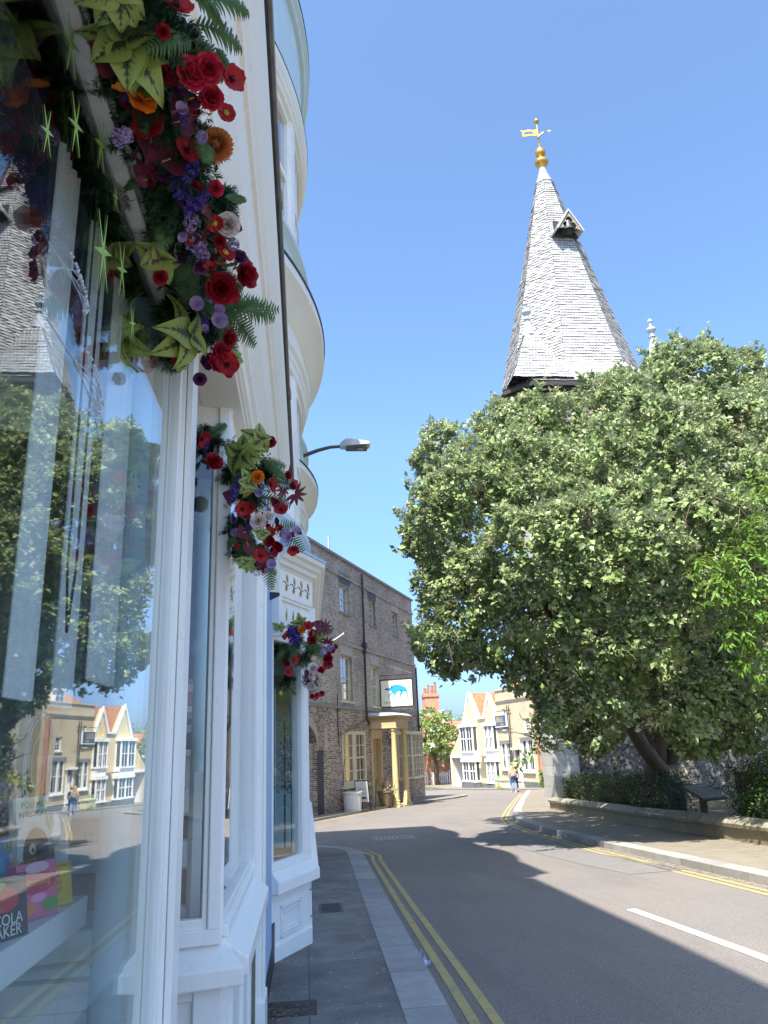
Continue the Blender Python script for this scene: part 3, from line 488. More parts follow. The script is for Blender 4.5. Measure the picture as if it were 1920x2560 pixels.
# local x = away from wall, faces -y side of its own frame (towards the near street)
bd = MB().box(-.86,.86,-.03,.03,0,1.36).build('board', M['signcream'], S_)
m = MB(); m.box(-.92,-.86,-.05,.05,-.06,1.42); m.box(.86,.92,-.05,.05,-.06,1.42); m.box(-.86,.86,-.05,.05,-.06,0); m.box(-.86,.86,-.05,.05,1.36,1.42); m.build('frame', M['black'], S_)
m = MB(); m.tube([(-.92,0,1.62),(1.0,0,1.62)], .02, 6); m.tube([(-.6,0,1.62),(-.6,0,1.42)], .012, 5); m.tube([(.6,0,1.62),(.6,0,1.42)], .012, 5); m.tube([(-.92,0,2.3),(.9,0,1.64)], .012, 5); m.tube([(-.92,0,-.15),(.9,0,-.15)], .015, 5); m.build('bracket', M['iron'], S_)
sgn = -1 if True else 1
boar = [(-.62,.86),(-.56,.83),(-.50,.80),(-.42,.80),(-.36,.77),(-.30,.76),(-.22,.71),(-.28,.66),(-.36,.62),(-.44,.52),(-.48,.44),(-.44,.45),(-.38,.53),(-.28,.60),(-.16,.62),(-.12,.56),(-.2,.42),(-.26,.34),(-.20,.36),(-.12,.43),(-.02,.58),(.02,.66),(.14,.72),(.24,.76),(.26,.66),(.20,.58),(.24,.52),(.2,.42),(.12,.36),(.2,.37),(.28,.46),(.38,.60),(.42,.70),(.54,.68),(.60,.62),(.66,.54),(.64,.42),(.60,.36),(.68,.38),(.72,.50),(.70,.60),(.66,.68),(.66,.78),(.60,.88),(.48,.95),(.30,1.02),(.10,1.06),(-.08,1.06),(-.22,1.02),(-.34,.94),(-.46,.90),(-.56,.92)]
boar = [(x*.92-.02, z*.98+.06) for x, z in boar]
bo = MB().py(boar, -.042, -.0305).build('boar', M['blue_b'], S_)
MB().py([(-.33,1.04),(-.2,1.10),(0,1.12),(.2,1.10),(.3,1.06),(.1,1.08),(-.1,1.085),(-.25,1.05)], -.040, -.0305).build('bristles', M['rust'], bo)
m = MB(); m.box(-.63,-.5,-.05,-.043,.86,.93); m.tube([(.62,-.04,.9),(.7,-.04,.95),(.74,-.04,1.0),(.7,-.04,1.02),(.69,-.04,.97)], .012, 5)
m.py([(.18,.80),(.34,.74),(.30,.78),(.2,.84)], -.05, -.043); m.py([(-.28,.98),(-.24,1.04),(-.2,1.0),(-.26,.92)], -.05, -.043); m.build('markings', M['black'], bo)
text('THE BLUE BOAR HOTEL', S_, M['olive_t'], (0,-.034,.2), (R(90),0,0), .135, 'lettering', .003, sx=1.0)
B_ = thing('a_board', 'white pavement sign on black legs outside the brick hotel', 'pavement sign', (*hp(-12.1, .62), zg(hp(-12.1,.62)[1])), math.atan2(HN.y, HN.x)-.25)
m = MB(); m.M = Matrix.Rotation(R(8), 4, 'X'); m.box(-.33,.33,-.03,.0,.33,1.22); m.build('panel', M['signwhite'], B_)
m = MB(); m.M = Matrix.Rotation(R(8), 4, 'X'); m.box(-.37,-.33,-.03,.01,0,1.26); m.box(.33,.37,-.03,.01,0,1.26); m.box(-.33,.33,-.03,.01,1.22,1.26); m.M = Matrix.Translation((0,.36,0)) @ Matrix.Rotation(R(-9), 4, 'X'); m.box(-.37,-.33,-.03,.01,0,1.26); m.box(.33,.37,-.03,.01,0,1.26); m.build('legs', M['black'], B_)
for i, (s, z, w_) in enumerate((('.',1.05,.07), ('',0,0))):
    pass
m = MB(); m.M = Matrix.Rotation(R(8), 4, 'X')
for z, w_ in ((.92,.22),(.86,.2),(.72,.24),(.66,.21)): m.box(-w_, w_, -.034, -.0305, z-.01, z+.01)
m.py([(-.03,1.08),(.08,1.10),(.05,1.14),(-.02,1.13)], -.034, -.0305); m.build('print', colr((.45,.5,.55)), B_)
m = MB(); m.M = Matrix.Rotation(R(8), 4, 'X'); m.box(-.25,.2,-.034,-.0305,.45,.55); m.build('print_band', colr((.16,.12,.10)), B_)
T_ = thing('planter_tub', 'round white ribbed tub standing by the hotel wall next to the pavement sign', 'planter', (*hp(-13.4, .55), zg(hp(-13.4,.55)[1])))
m = MB(); m.loft([[((r+(.012 if k % 2 else 0))*math.cos(k*math.pi/22), (r+(.012 if k % 2 else 0))*math.sin(k*math.pi/22), z) for k in range(44)] for r, z in ((.36,0),(.40,.72))]); m.build('tub', M['tub'], T_)
MB().lathe([(.42,.70),(.44,.74),(.44,.80),(.38,.80),(.37,.72)], 0, 0, 28).build('rim', M['tub'], T_)
MB().lathe([(.37,.71),(.1,.75)], 0, 0, 20).build('soil', M['ground'], T_)
F_ = thing('flower_pot', 'tapered brown pot of spiky reddish leaves beside the ochre column', 'flower pot', (*hp(-9.6, .85), zg(hp(-9.6,.85)[1])))
MB().lathe([(.22,0),(.30,.25),(.38,.62),(.41,.64),(.41,.70),(.37,.70),(.36,.62)], 0, 0, 22).build('pot', M['terracotta'], F_, angle=40)
m = MB()
for k in range(26):
    a = random.uniform(0, 6.28); t = random.uniform(.15,.6); l = random.uniform(.45,.85); e = Vector((math.cos(a)*math.sin(t), math.sin(a)*math.sin(t), math.cos(t))); s = Vector((-math.sin(a), math.cos(a), 0))*.018; b0 = Vector((math.cos(a)*.1, math.sin(a)*.1, .62))
    m.quad(b0-s, b0+s, b0+e*l*.6+s*1.2, b0+e*l, b0+e*l*.6-s*1.2)
m.build('spikes', colr((.16,.09,.06)), F_, fix=False)
m = MB()
for k in range(90): 
    c = Vector((random.gauss(0,.2), random.gauss(0,.2), .72+abs(random.gauss(0,.12)))); d1 = Vector((random.gauss(0,1),random.gauss(0,1),random.gauss(0,1))).normalized()*.05; d2 = d1.orthogonal().normalized()*.03
    m.quad(c-d1, c-d2, c+d1, c+d2)
m.build('leaves', colr((.30,.38,.20)), F_, fix=False)
G_ = thing('flagpole', 'short bare white flagpole jutting from the upper hotel wall', 'flagpole', hw(-15.0, 0, 6.0), 0)
dirv = HN*.85 + HD*.1 + Vector((0,0,.5))
m = MB(); m.tube([(0,0,0), tuple(dirv)], .026, 8); m.build('pole', M['whitewall'], G_); MB().ball(tuple(dirv*1.03), .045).build('finial', M['whitewall'], G_)
# pale shop beyond the hotel corner
K_ = thing('cream_shop', 'narrow cream shop with bow window beyond the far corner of the hotel', 'shop', (*hp(.2, -1.6), 0), math.atan2(HD.y, HD.x)+R(8))
MB().box(0,4.2,0,5,-1.8,4.1).build('wall', M['cream_t'], K_)
m = MB(); m.loft([[(-.15,-.15,4.1),(4.4,-.15,4.1),(4.4,5.1,4.1),(-.15,5.1,4.1)], [(-.1,2.5,5.6),(4.3,2.5,5.6),(4.3,2.6,5.6),(-.1,2.6,5.6)]]); m.build('roof', M['darkgutter'], K_)
m = MB(); m.box(1.2,3.4,-.8,0,-1.75,-.4); m.build('stall_riser', M['whitewall'], K_); m = MB(); m.box(1.1,3.5,-.9,0,.95,1.25); m.box(1.15,3.45,-.85,0,-.4,-.3)
for x in (1.2,1.75,2.3,2.85,3.35): m.box(x-.03,x+.03,-.82,-.76,-.3,.95)
for y in (-.8,-.4,-.05): m.box(1.17,1.23,y-.03,y+.03,-.3,.95)
w = m.build('window', M['cream'], K_); MB().box(1.22,3.38,-.77,-.02,-.3,.95).build('pane', M['glass3'], w)
MB().tube([(.15,-.1,4.0),(.15,-.1,1.2)], .05).build('downpipe', M['steel'], K_)
# ------------------------------------------------------------------ yellow house and inn (local x = towards the near end, y = into the house)
rz = math.atan2(-QD.y, -QD.x)
Y = thing('yellow_house', 'pale yellow twin-gabled house with white bay windows and orange tiled roof', 'house', (QP.x, QP.y, 0), rz)
gz = zg(68)
m = MB(); m.py([(-7.5,gz-.2),(-.45,gz-.2),(-.45,3.8),(-1.74,5.62),(-2.95,3.75),(-4.05,3.75),(-5.8,6.0),(-7.5,3.4)], 0, .25)
m.box(-7.5,-.45,.25,6,gz-.2,3.6); m.py([(-11.0,gz-.2),(-10.75,gz-.2),(-10.75,.42),(-7.95,.42),(-7.95,gz-.2),(-7.5,gz-.2),(-7.5,3.3),(-11,.74)], 0, .25); m.build('wall', M['yellow_w'], Y)
m = MB(); m.loft([[(-7.6,.1,3.6),(-.4,.1,3.6),(-.4,6.2,3.6),(-7.6,6.2,3.6)], [(-7.6,3.1,6.05),(-.4,3.1,6.05),(-.4,3.2,6.05),(-7.6,3.2,6.05)]])
for a, b, c, zz in ((-7.5,-5.8,-4.05,6.0), (-2.95,-1.74,-.45,5.62)): m.loft([[(a,.26,3.5),(c,.26,3.5),(b,.26,zz)], [(a,3.2,3.5),(c,3.2,3.5),(b,3.2,zz)]])
m.loft([[(-7.5,.1,3.36),(-11.1,.1,.72),(-11.1,6,.72),(-7.5,6,3.36)], [(-7.5,.1,3.46),(-11.1,.1,.82),(-11.1,6,.82),(-7.5,6,3.46)]])
m.build('roof', M['rooftile'], Y)
for a, b, c, zz in ((-7.55,-5.8,-4.05,6.02), (-2.98,-1.74,-.42,5.64)):
    m = MB(); za = 3.4 if a < -7 else 3.75; z2 = 3.75
    m.py([(a,za),(b,zz+.12),(b,zz-.28),(a+.3,za-.05)], -.14, .0-.001); m.py([(c,z2),(b,zz+.12),(b,zz-.28),(c-.3,z2-.05)], -.14, .0-.001); m.build('bargeboard', M['whitewall'], Y)
m = MB(); m.box(-4.3,-2.7,-.14,-.02,3.62,3.78); m.box(-8.0,-7.3,-.13,-.02,.42,.56); m.build('gutter', M['whitewall'], Y)
def bay(par, x0, x1, z0, z1, dp, name='bay_window', wall=True):
    m = MB(); m.box(x0-.1, x1+.1, -dp-.1, -.001, z1-.28, z1); m.box(x0-.06, x1+.06, -dp-.08, -.001, z0, z0+.14)
    for x in (x0, x1-.14): m.box(x, x+.14, -dp, -dp+.12, z0+.14, z1-.28)
    m.box(x0, x0+.12, -.12, -.001, z0+.14, z1-.28); m.box(x1-.12, x1, -.12, -.001, z0+.14, z1-.28)
    c = (x0+x1)/2; m.box(c-.09, c+.09, -dp, -dp+.1, z0+.14, z1-.28)
    for a, b in ((x0+.14, c-.09), (c+.09, x1-.14)):
        m.box(a, b, -dp+.02, -dp+.08, (z0+z1)/2-.1, (z0+z1)/2-.03); q = (a+b)/2; m.box(q-.02, q+.02, -dp+.03, -dp+.07, z0+.14, z1-.28)
    w = m.build(name, M['whitewall'], par); MB().box(x0+.02, x1-.02, -dp+.06, -.002, z0+.1, z1-.2).build('pane', M['glass2'], w)
    return w
bay(Y, -7.3, -4.5, .85, 3.32, .55); bay(Y, -2.15, -.5, .95, 3.25, .5); bay(Y, -7.25, -4.4, -1.6, .35, .5); bay(Y, -2.15, -.5, -1.6, .4, .5)
MB().box(-7.25,-4.4,-.5,-.001,.36,.84).build('bay_apron', M['whitewall'], Y); MB().box(-2.1,-.52,-.45,-.001,.41,.94).build('bay_apron', M['whitewall'], Y)
d = MB().box(-3.15,-2.3,-.03,-.002,gz,.15).build('door', M['whitewall'], Y); MB().box(-3.0,-2.45,-.045,-.031,-.6,.0).build('door_glass', M['glass2'], d)
MB().box(-3.9,-2.1,-.75,-.002,.52,.62).build('door_hood', M['greyflash'], Y)
m = MB(); m.box(-7.5,-4.38,-.56,-.002,gz-.2,-1.62); m.box(-4.38,-3.2,-.04,-.002,gz-.2,-1.68); m.box(-2.2,-.45,-.52,-.002,gz-.2,-1.62); m.build('plinth', M['plinth'], Y)
m = MB(); m.box(-10.74,-7.96,2.4,2.5,gz-.1,.4); m.box(-10.8,-10.75,.26,2.4,gz-.1,.4); m.build('carport_wall', M['whitewall'], Y); MB().box(-11.02,-7.5,-.08,-.002,.40,.62).build('carport_beam', M['whitewall'], Y)
m = MB(); m.box(-11.05,-10.72,-.05,-.002,gz-.1,.4); m.build('carport_post', M['whitewall'], Y)

I = thing('inn', 'yellow stock brick inn with white sash windows beside the twin-gabled house', 'inn', (QP.x, QP.y, 0), rz)
ih = [(-.08,1.62,-.5,1.62), (3.6,5.4,-.62,1.78), (2.45,3.2,-1.5,1.0), (4.3,5.15,2.33,3.3), (.7,1.3,2.6,4.2)]
m = MB(); holes_wall(m, -.42, 6.75, gz-.3, 5.7, ih, .16); m.box(-.42,6.75,.3,7,gz-.3,5.65); m.quad((6.75,0,gz-.3),(6.75,7,gz-.3),(6.75,7,5.7),(6.75,0,5.7)); m.quad((-.42,0,5.7),(6.75,0,5.7),(6.75,.3,5.7),(-.42,.3,5.7)); m.build('wall', M['yellowbrick'], I, fix=False)
m = MB(); m.box(-.42,6.8,-.12,-.002,4.85,4.98); m.box(-.42,6.8,-.07,-.002,4.72,4.84); m.box(-.42,6.8,-.08,.4,5.7,5.8); m.build('cornice', M['yellowbrick'], I)
for h in ih[:2]:
    w = sash(I, h[0], h[1], h[2], h[3], .03, M['whitewall'], M['glass2'], 4, 2, .13, True); m = MB(); c = (h[0]+h[1])/2; m.box(c-.12, c+.12, .0, .1, h[2]+.15, h[3]-.13); m.build('mullion', M['whitewall'], w)
    MB().box(h[0]-.1, h[1]+.1, -.14, -.002, h[3]+.03, h[3]+.13).build('hood', M['greyflash'], w)
for h in ih[3:]: sash(I, h[0], h[1], h[2], h[3], .08, M['whitewall'], M['glass2'], 2, 4, .08, True)
d = MB().box(2.45,3.2,.1,.15,-1.5,.6).build('door', M['whitewall'], I); MB().box(2.5,2.95,.085,.099,-1.4,.5).build('door_panel', M['whitewall'], d)
m = MB(); m.box(2.3,2.45,-.06,.1,-1.5,1.0); m.box(3.2,3.35,-.06,.1,-1.5,1.0); m.box(2.15,3.5,-.3,-.002,1.0,1.16); m.build('doorcase', M['whitewall'], I)
MB().box(2.1,3.6,-.9,-.002,gz-.1,-1.5).build('step', M['stone'], I)
MB().box(-.42,6.75,-.05,-.002,gz-.3,-1.35).build('plinth', M['plinth'], I)
MB().box(6.35,6.76,-.08,-.003,gz-.3,5.0).build('pier', M['redbrick'], I)
m = MB(); m.tube([(6.2,-.07,4.9),(6.2,-.07,-1.6)], .05, 6); m.build('downpipe', M['rust'], I)
m = MB(); m.loft([[(-.42,.4,5.6),(6.75,.4,5.6),(6.75,7,5.6),(-.42,7,5.6)], [(-.42,3.5,7.4),(6.75,3.5,7.4),(6.75,3.6,7.4),(-.42,3.6,7.4)]]); m.build('roof', M['rooftile'], I)
dm = MB(); dm.box(3.0,4.3,.8,2.6,5.75,6.75); dm.loft([[(2.9,.7,6.75),(4.4,.7,6.75),(4.4,2.8,6.75),(2.9,2.8,6.75)],[(3.1,.75,6.95),(4.2,.75,6.95),(4.2,2.8,6.95),(3.1,2.8,6.95)]]); dm = dm.build('dormer', M['whitewall'], I)
m = MB()
for a, b in ((3.12,3.6),(3.7,4.18)):
    for c, e in ((5.95,6.28),(6.34,6.66)): m.box(a, b, .78, .799, c, e)
m.build('pane', M['glass2'], dm)
c = MB().box(5.3,6.7,2.2,3.4,5.6,8.6).build('chimney', M['redbrick'], I); MB().lathe([(.16,8.6),(.14,9.1),(.17,9.15)], 6, 2.8, 10).build('chimney_pot', M['rooftile'], c)
N_ = thing('inn_sign', 'blue hanging sign with gold inn lettering on the yellow brick inn', 'sign', (*qp(-.55, .06), 2.85), rz)
bd = MB().box(-1.0,1.0,-.1,-.03,0,.86).build('board', M['signnavy'], N_); m = MB(); m.box(-1.06,-1.0,-.13,0,-.06,.92); m.box(1.0,1.06,-.13,0,-.06,.92); m.box(-1,1,-.13,0,-.06,0); m.box(-1,1,-.13,0,.86,.92); m.build('frame', M['whitewall'], N_)
text('BELL', N_, M['signgold'], (-.1,-.105,.52), (R(90),0,0), .56, 'lettering', .004, sx=1.15); text('Inn', N_, M['signgold'], (.25,-.105,.16), (R(90),0,0), .36, 'lettering', .004, sx=1.2)
text('The', N_, M['signgold'], (-.45,-.105,.76), (R(90),0,0), .16, 'lettering', .003, sx=1.2)
m = MB(); m.tube([(-1.2,-.06,1.2),(1.9,-.06,1.2)], .025, 6); m.tube([(-1.2,-.06,-.2),(2.0,-.06,-.25)], .02, 6); m.tube([(1.2,-.05,1.6),(1.25,-.05,-3.4)], .03, 6); m.tube([(1.55,-.05,1.6),(1.4,-.05,-3.4)], .03, 6); m.build('bracket', M['iron'], N_)
# trough by the inn
X = thing('stone_trough', 'low pale stone trough with weeds by the inn doorstep', 'trough', (*qp(-2.0, 1.15), zg(60)+.03), rz)
m = MB(); m.loft([[(-.6,-.3,0),(.6,-.3,0),(.6,.3,0),(-.6,.3,0)], [(-.62,-.32,.55),(.62,-.32,.55),(.62,.32,.55),(-.62,.32,.55)]]); m.box(-.7,.7,-.38,.38,.55,.66); m.build('trough', colr((.62,.60,.42)), X)
m = MB()
for k in range(160):
    cc = Vector((random.gauss(.1,.28), -.42+random.gauss(0,.1), abs(random.gauss(.12,.14)))) if k < 90 else Vector((random.gauss(-.3,.2), random.gauss(0,.15), .72+abs(random.gauss(0,.1))))
    d1 = Vector((random.gauss(0,1),random.gauss(0,1),random.gauss(.5,1))).normalized()*.06; d2 = d1.orthogonal().normalized()*.03; m.quad(cc-d1, cc-d2, cc+d1, cc+d2)
m.build('weeds', colr((.28,.38,.10)), X, fix=False)
# far chimney house, tents, fence, mast, cables
C_ = thing('far_house', 'orange brick house with a tall four-pot chimney behind the blossoming tree', 'house', (13.0, 81, -2.3), R(8))
MB().box(-1.5,9,1,9,-.2,4.0).build('wall', M['redbrick'], C_)
m = MB(); m.loft([[(-2,.6,3.9),(9.5,.6,3.9),(9.5,9.5,3.9),(-2,9.5,3.9)], [(1.2,4.8,6.4),(6,4.8,6.4),(6,5,6.4),(1.2,5,6.4)]]); m.build('roof', M['rooftile'], C_)
m = MB(); m.loft([[(-.95,-.6,0),(.85,-.6,0),(.85,.8,0),(-.95,.8,0)], [(-.95,-.6,5.6),(.9,-.6,5.6),(.9,.8,5.6),(-.95,.8,5.6)], [(-.75,-.5,6.2),(.75,-.5,6.2),(.75,.7,6.2),(-.75,.7,6.2)], [(-.75,-.5,8.75),(.75,-.5,8.75),(.75,.7,8.75),(-.75,.7,8.75)]]); m.box(-.85,.85,-.6,.8,8.75,8.95); m.box(-.8,.8,-.55,.75,8.95,9.1); ch = m.build('chimney', M['redbrick'], C_)
for x, h in ((-.58,.45), (-.22,.8), (.2,.7), (.55,1.05)): MB().lathe([(.17,9.1),(.14,9.1+h),(.17,9.14+h),(.17,9.2+h)], x, .1, 10).build('chimney_pot', M['rooftile'], ch)
def tent(x, y, w, d, h, lab):
    t = thing('marquee', lab, 'marquee', (x, y, zg(y)), R(-15), 'white marquees')
    m = MB(); n = 10; ring = [(-w/2, h*.45)]+[(-w/2+w*i/n, h*.45+h*.55*math.sin(math.pi*i/n)**.8) for i in range(1, n)]+[(w/2, h*.45)]
    m.py([(-w/2,0)]+ring+[(w/2,0)], 0, d); m.build('canvas', M['tent'], t)
    m = MB(); m.box(-w/2-.02,-w/2+.04,-.05,-.005,0,h*.5); m.box(w/2-.04,w/2+.02,-.05,-.005,0,h*.5)
    for i in range(3): m.box(-w*.3+i*w*.3-.15, -w*.3+i*w*.3+.15, -.02, -.004, h*.5, h*.62)
    m.build('frame', M['steel'], t)
tent(10.6, 84, 3.6, 6, 4.3, 'white marquee close to the hotel corner behind the picket fence'); tent(14.7, 88, 4.6, 5, 3.9, 'white marquee between the small tree and the yellow house carport')
K = thing('picket_fence', 'white picket fence in front of the blossoming tree', 'fence', (10.6, 80.5, zg(80)), R(-4))
m = MB(); m.box(0,3.7,-.02,.02,.25,.33); m.box(0,3.7,-.02,.02,.85,.93)
for i in range(18): x = .1+i*.2; m.py([(x-.05,0),(x+.05,0),(x+.05,1.15),(x,1.25),(x-.05,1.15)], -.05, -.021)
m.build('pickets', M['whitewall'], K); MB().box(-.08,.02,-.08,.08,0,1.35).build('post', M['whitewall'], K); MB().box(3.7,3.8,-.08,.08,0,1.35).build('post', M['whitewall'], K)
MB().box(0,3.7,.05,.25,-.3,.22).build('footing_wall', M['redbrick'], K)
V_ = thing('lattice_mast', 'thin grey lattice mast standing behind the hotel corner', 'mast', (13.7, 96, -2.3))
m = MB()
for k in range(3): a = k*2.094; m.tube([(.45*math.cos(a),.45*math.sin(a),0),(.25*math.cos(a),.25*math.sin(a),15)], .04, 4)
for i in range(26):
    for k in range(3):
        a, b = k*2.094, (k+1)*2.094; z0 = i*.57; z1 = z0+.57; r0 = .45-.2*z0/15; m.tube([(r0*math.cos(a),r0*math.sin(a),z0),(r0*math.cos(b),r0*math.sin(b),z1)], .02, 3)
m.build('lattice', M['steel'], V_)
for i, dz in enumerate((0, .35)):
    o = thing('overhead_cable', ('upper' if i else 'lower')+' of two thin black cables between chimney and yellow gable', 'cable', (13.6, 81, 1.9+dz))
    q = Vector((14.4-13.6, 70.9-81, 3.0+dz*.8-1.9-dz)); m = MB(); m.tube([tuple(q*k/8+Vector((0,0,-.25*math.sin(math.pi*k/8)))) for k in range(9)], .018, 4); m.build('cable', M['black'], o)
# ------------------------------------------------------------------ church: tower with shingled broach spire, nave, buttress
CX, CY = 13.0, 32.6
CH = thing('church', 'flint church tower with tall pale shingled spire, gilded vane and corner finials', 'church', (CX, CY, 0))
def octo(h, ch): return [(-h+ch,-h),(h-ch,-h),(h,-h+ch),(h,h-ch),(h-ch,h),(-h+2.9+ch,h),(-h+2.5,h-ch),(-h,-h+ch)]
gz = zg(29)
m = MB(); m.pz(octo(4.0, .95), gz-.3, 16.0); m.build('tower_wall', M['flint'], CH)
# quoin / buttress facing the road corner
m = MB(); m.box(-4.25,-3.3,-4.75,-3.4,gz-.2,9.5); m.loft([[(-4.25,-4.75,9.5),(-3.3,-4.75,9.5),(-3.3,-3.4,9.5),(-4.25,-3.4,9.5)],[(-4.1,-4.1,11),(-3.4,-4.1,11),(-3.4,-3.5,11),(-4.1,-3.5,11)]])
m.build('buttress', M['ashlar'], CH)
for s in range(5):
    z = gz+.4+s*1.5; MB().box(-3.32,-3.0+(.12 if s % 2 else 0),-4.03,-3.9,z,z+.7).build('quoin', M['ashlar'], CH)
m = MB()
ring = octo(4.36, 1.02); m.pz(ring, 15.95, 16.2); m.pz(octo(4.2,1.0), 15.8, 15.95); m.build('eaves', M['darkwood'], CH)
# spire: courses of shingle, each lapping over the one below
sh = MB(); AP = []
def reg(a): t = a*math.tan(math.pi/8); return [(-t,-a),(t,-a),(a,-t),(a,t),(t,a),(-t,a),(-a,t),(-a,-t)]
N = 84; z0, z1 = 16.2, 30.05
def prof(z):
    f = max(0, min(1, (z-z0)/1.7)); f = 1-(1-f)**1.8
    a = 3.62 + (.43-3.62)*((z-z0)/(z1-z0))**.94
    q = reg(a); o = ring
    return [(o[i][0]*(1-f)+q[i][0]*f, o[i][1]*(1-f)+q[i][1]*f) for i in range(8)]
def rough_course(m, p0, p1, za, zb, lip, seg=.3, jit=.02):
    """one course: bottom edge jitters shingle by shingle"""
    n = len(p0)
    for i in range(n):
        a, b = Vector((*p0[i], 0)), Vector((*p0[(i+1) % n], 0)); c, d = Vector((*p1[i], 0)), Vector((*p1[(i+1) % n], 0))
        L = (b-a).length; k = max(1, int(L/seg)); nn = Vector((b-a).y and ((b-a).y, -(b-a).x, 0) or (0, -(b-a).x, 0))
        nn = nn.normalized() if nn.length > 1e-6 else Vector((0,0,0))
        for j in range(k):
            t0, t1 = j/k, (j+1)/k; q = random.uniform(-jit, jit); l = lip*random.uniform(.6,1.4)
            e0, e1 = a.lerp(b, t0)+nn*l, a.lerp(b, t1)+nn*l; f0, f1 = c.lerp(d, t0), c.lerp(d, t1)
            v = [(e0.x,e0.y,za-.03+q),(e1.x,e1.y,za-.03+q),(f1.x,f1.y,zb),(f0.x,f0.y,zb)]; g0, g1 = a.lerp(b,t0)-nn*.02, a.lerp(b,t1)-nn*.02
            m.cur = 0; m.add(v, [(0,1,2,3)]); m.cur = 1; m.add([v[0], v[1], (g1.x,g1.y,za-.01), (g0.x,g0.y,za-.01)], [(3,2,1,0)]); m.cur = 0
for k in range(N):
    za = z0+(z1-z0)*k/N; zb = z0+(z1-z0)*(k+1)/N; rough_course(sh, prof(za), prof(zb), za, zb, .03)
sp_ = sh.build('spire', [M['shingle'], M['shingle_gap']], CH, fix=False)
m = MB(); m.loft([[(x, y, z) for x, y in reg(a)] for z, a in ((29.98,.49),(30.35,.33),(30.95,.17),(31.15,.15))]); 
for z, a in ((30.35,.345),(30.7,.26)): m.pz(reg(a), z-.03, z+.03)
m.build('lead_cap', M['lead'], CH)
m = MB(); m.lathe([(.16,31.05),(.20,31.15),(.22,31.22),(.34,31.34),(.37,31.42),(.37,31.54),(.30,31.6),(.12,31.66)], 0, 0, 20); m.lathe([(.07,31.6),(.06,31.85)], 0, 0, 10); m.ball((0,0,32.1), .29, 18, 12); m.lathe([(.05,32.35),(.035,33.05),(.07,33.08),(.07,33.16),(.025,33.18),(.02,34.2)], 0, 0, 10); m.ball((0,0,34.25), .15, 14, 9)
fin = m.build('finial', M['gold'], CH, angle=50)
m = MB(); m.M = Matrix.Translation((0,0,33.5)) @ Matrix.Rotation(R(-12), 4, 'Z')
m.py([(-.95,.26),(-.75,.20),(-.5,.24),(-.25,.18),(-.02,.2),(-.02,.08),(-.25,.08),(-.5,.12),(-.78,.08)], -.015, .015); m.py([(-.9,-.14),(-.7,-.2),(-.45,-.16),(-.2,-.22),(-.02,-.2),(-.02,-.08),(-.25,-.08),(-.5,-.06),(-.75,-.08)], -.015, .015); m.box(-.25,-.02,-.014,.014,-.1,.1); m.py([(-.86,.0),(-.8,.14),(-.74,.0),(-.8,-.12)], -.014, .014)
m.tube([(0,0,0),(.62,0,0)], .02, 6); m.py([(.55,.08),(.75,0),(.55,-.08)], -.014, .014); m.tube([(.03,0,-.25),(.3,0,-.02)], .014, 5); m.build('weather_vane', M['gold'], CH)
# corner broaches with lead finials
for (bx, by, dz) in ((-2.82,-3.05,0), (3.0,-3.05,-.8), (2.72,3.05,0)):
    b = MB(); n = 17; hz = 2.75+dz
    for k in range(n):
        f0, f1 = k/n, (k+1)/n; h0 = 1.25*(1-f0)**.9+.2*f0+.35*max(0,.25-f0); h1 = 1.25*(1-f1)**.9+.2*f1+.35*max(0,.25-f1)
        sq = lambda h: [(bx-h,by-h),(bx+h,by-h),(bx+h,by+h),(bx-h,by+h)]
        za = 16.35+hz*f0; rough_course(b, sq(h0), sq(h1), za, 16.35+hz*f1, .03)
    br = b.build('broach', [M['shingle'], M['shingle_gap']], CH, fix=False)
    m = MB(Matrix.Translation((0,0,dz))); m.lathe([(.33,19.0),(.16,19.6),(.10,19.8),(.12,19.84),(.17,19.86),(.10,19.95),(.09,20.1),(.19,20.17),(.22,20.24),(.19,20.32),(.08,20.38),(.07,20.62),(.11,20.66),(.09,20.78),(.02,20.8)], bx, by, 12); m.build('finial', M['lead'], br, angle=50)
# bell dormer on the front face
bz = 25.75; ba = 3.45+(.43-3.45)*((bz-z0)/(z1-z0))**.94
D_ = MB(); D_.M = Matrix.Translation((.15, -ba, bz)) @ Matrix.Rotation(R(8), 4, 'Z') @ Matrix.Scale(.76, 4)
D_.py([(-.98,-.12),(-.90,-.2),(0,1.28),(.90,-.2),(.98,-.12),(0,1.45)], -1.0, .9); bd = D_.build('bell_dormer', M['lead'], CH)
m = MB(); m.M = D_.M
# bargeboards with a trefoil opening between
op = [(-.38,.0),(-.50,.22),(-.36,.42),(-.2,.46),(-.25,.62),(-.12,.82),(0,.86),(.12,.82),(.25,.62),(.2,.46),(.36,.42),(.50,.22),(.38,.0)]
out = [(-.86,-.16),(-.70,.1),(-.60,.27),(-.45,.52),(-.38,.63),(-.28,.8),(-.15,1.0),(0,1.25),(.15,1.0),(.28,.8),(.38,.63),(.45,.52),(.60,.27),(.70,.1),(.86,-.16)]
out = [out[0]]+out[2:13:1]+[out[14]]
for y0 in (-.93,-.83):
    for i in range(len(op)-1):
        m.quad((op[i][0],y0,op[i][1]), (out[i][0],y0,out[i][1]), (out[i+1][0],y0,out[i+1][1]), (op[i+1][0],y0,op[i+1][1]))
for i in range(len(op)-1): m.quad((op[i][0],-.93,op[i][1]), (op[i+1][0],-.93,op[i+1][1]), (op[i+1][0],-.83,op[i+1][1]), (op[i][0],-.83,op[i][1]))
m.build('gable_board', M['oak'], bd, fix=False)
m = MB(); m.M = D_.M; m.box(-.8,.8,-.3,-.2,-.2,.9); m.box(-.1,.1,-.8,-.3,.75,.85); m.build('back_board', M['darkwood'], bd)
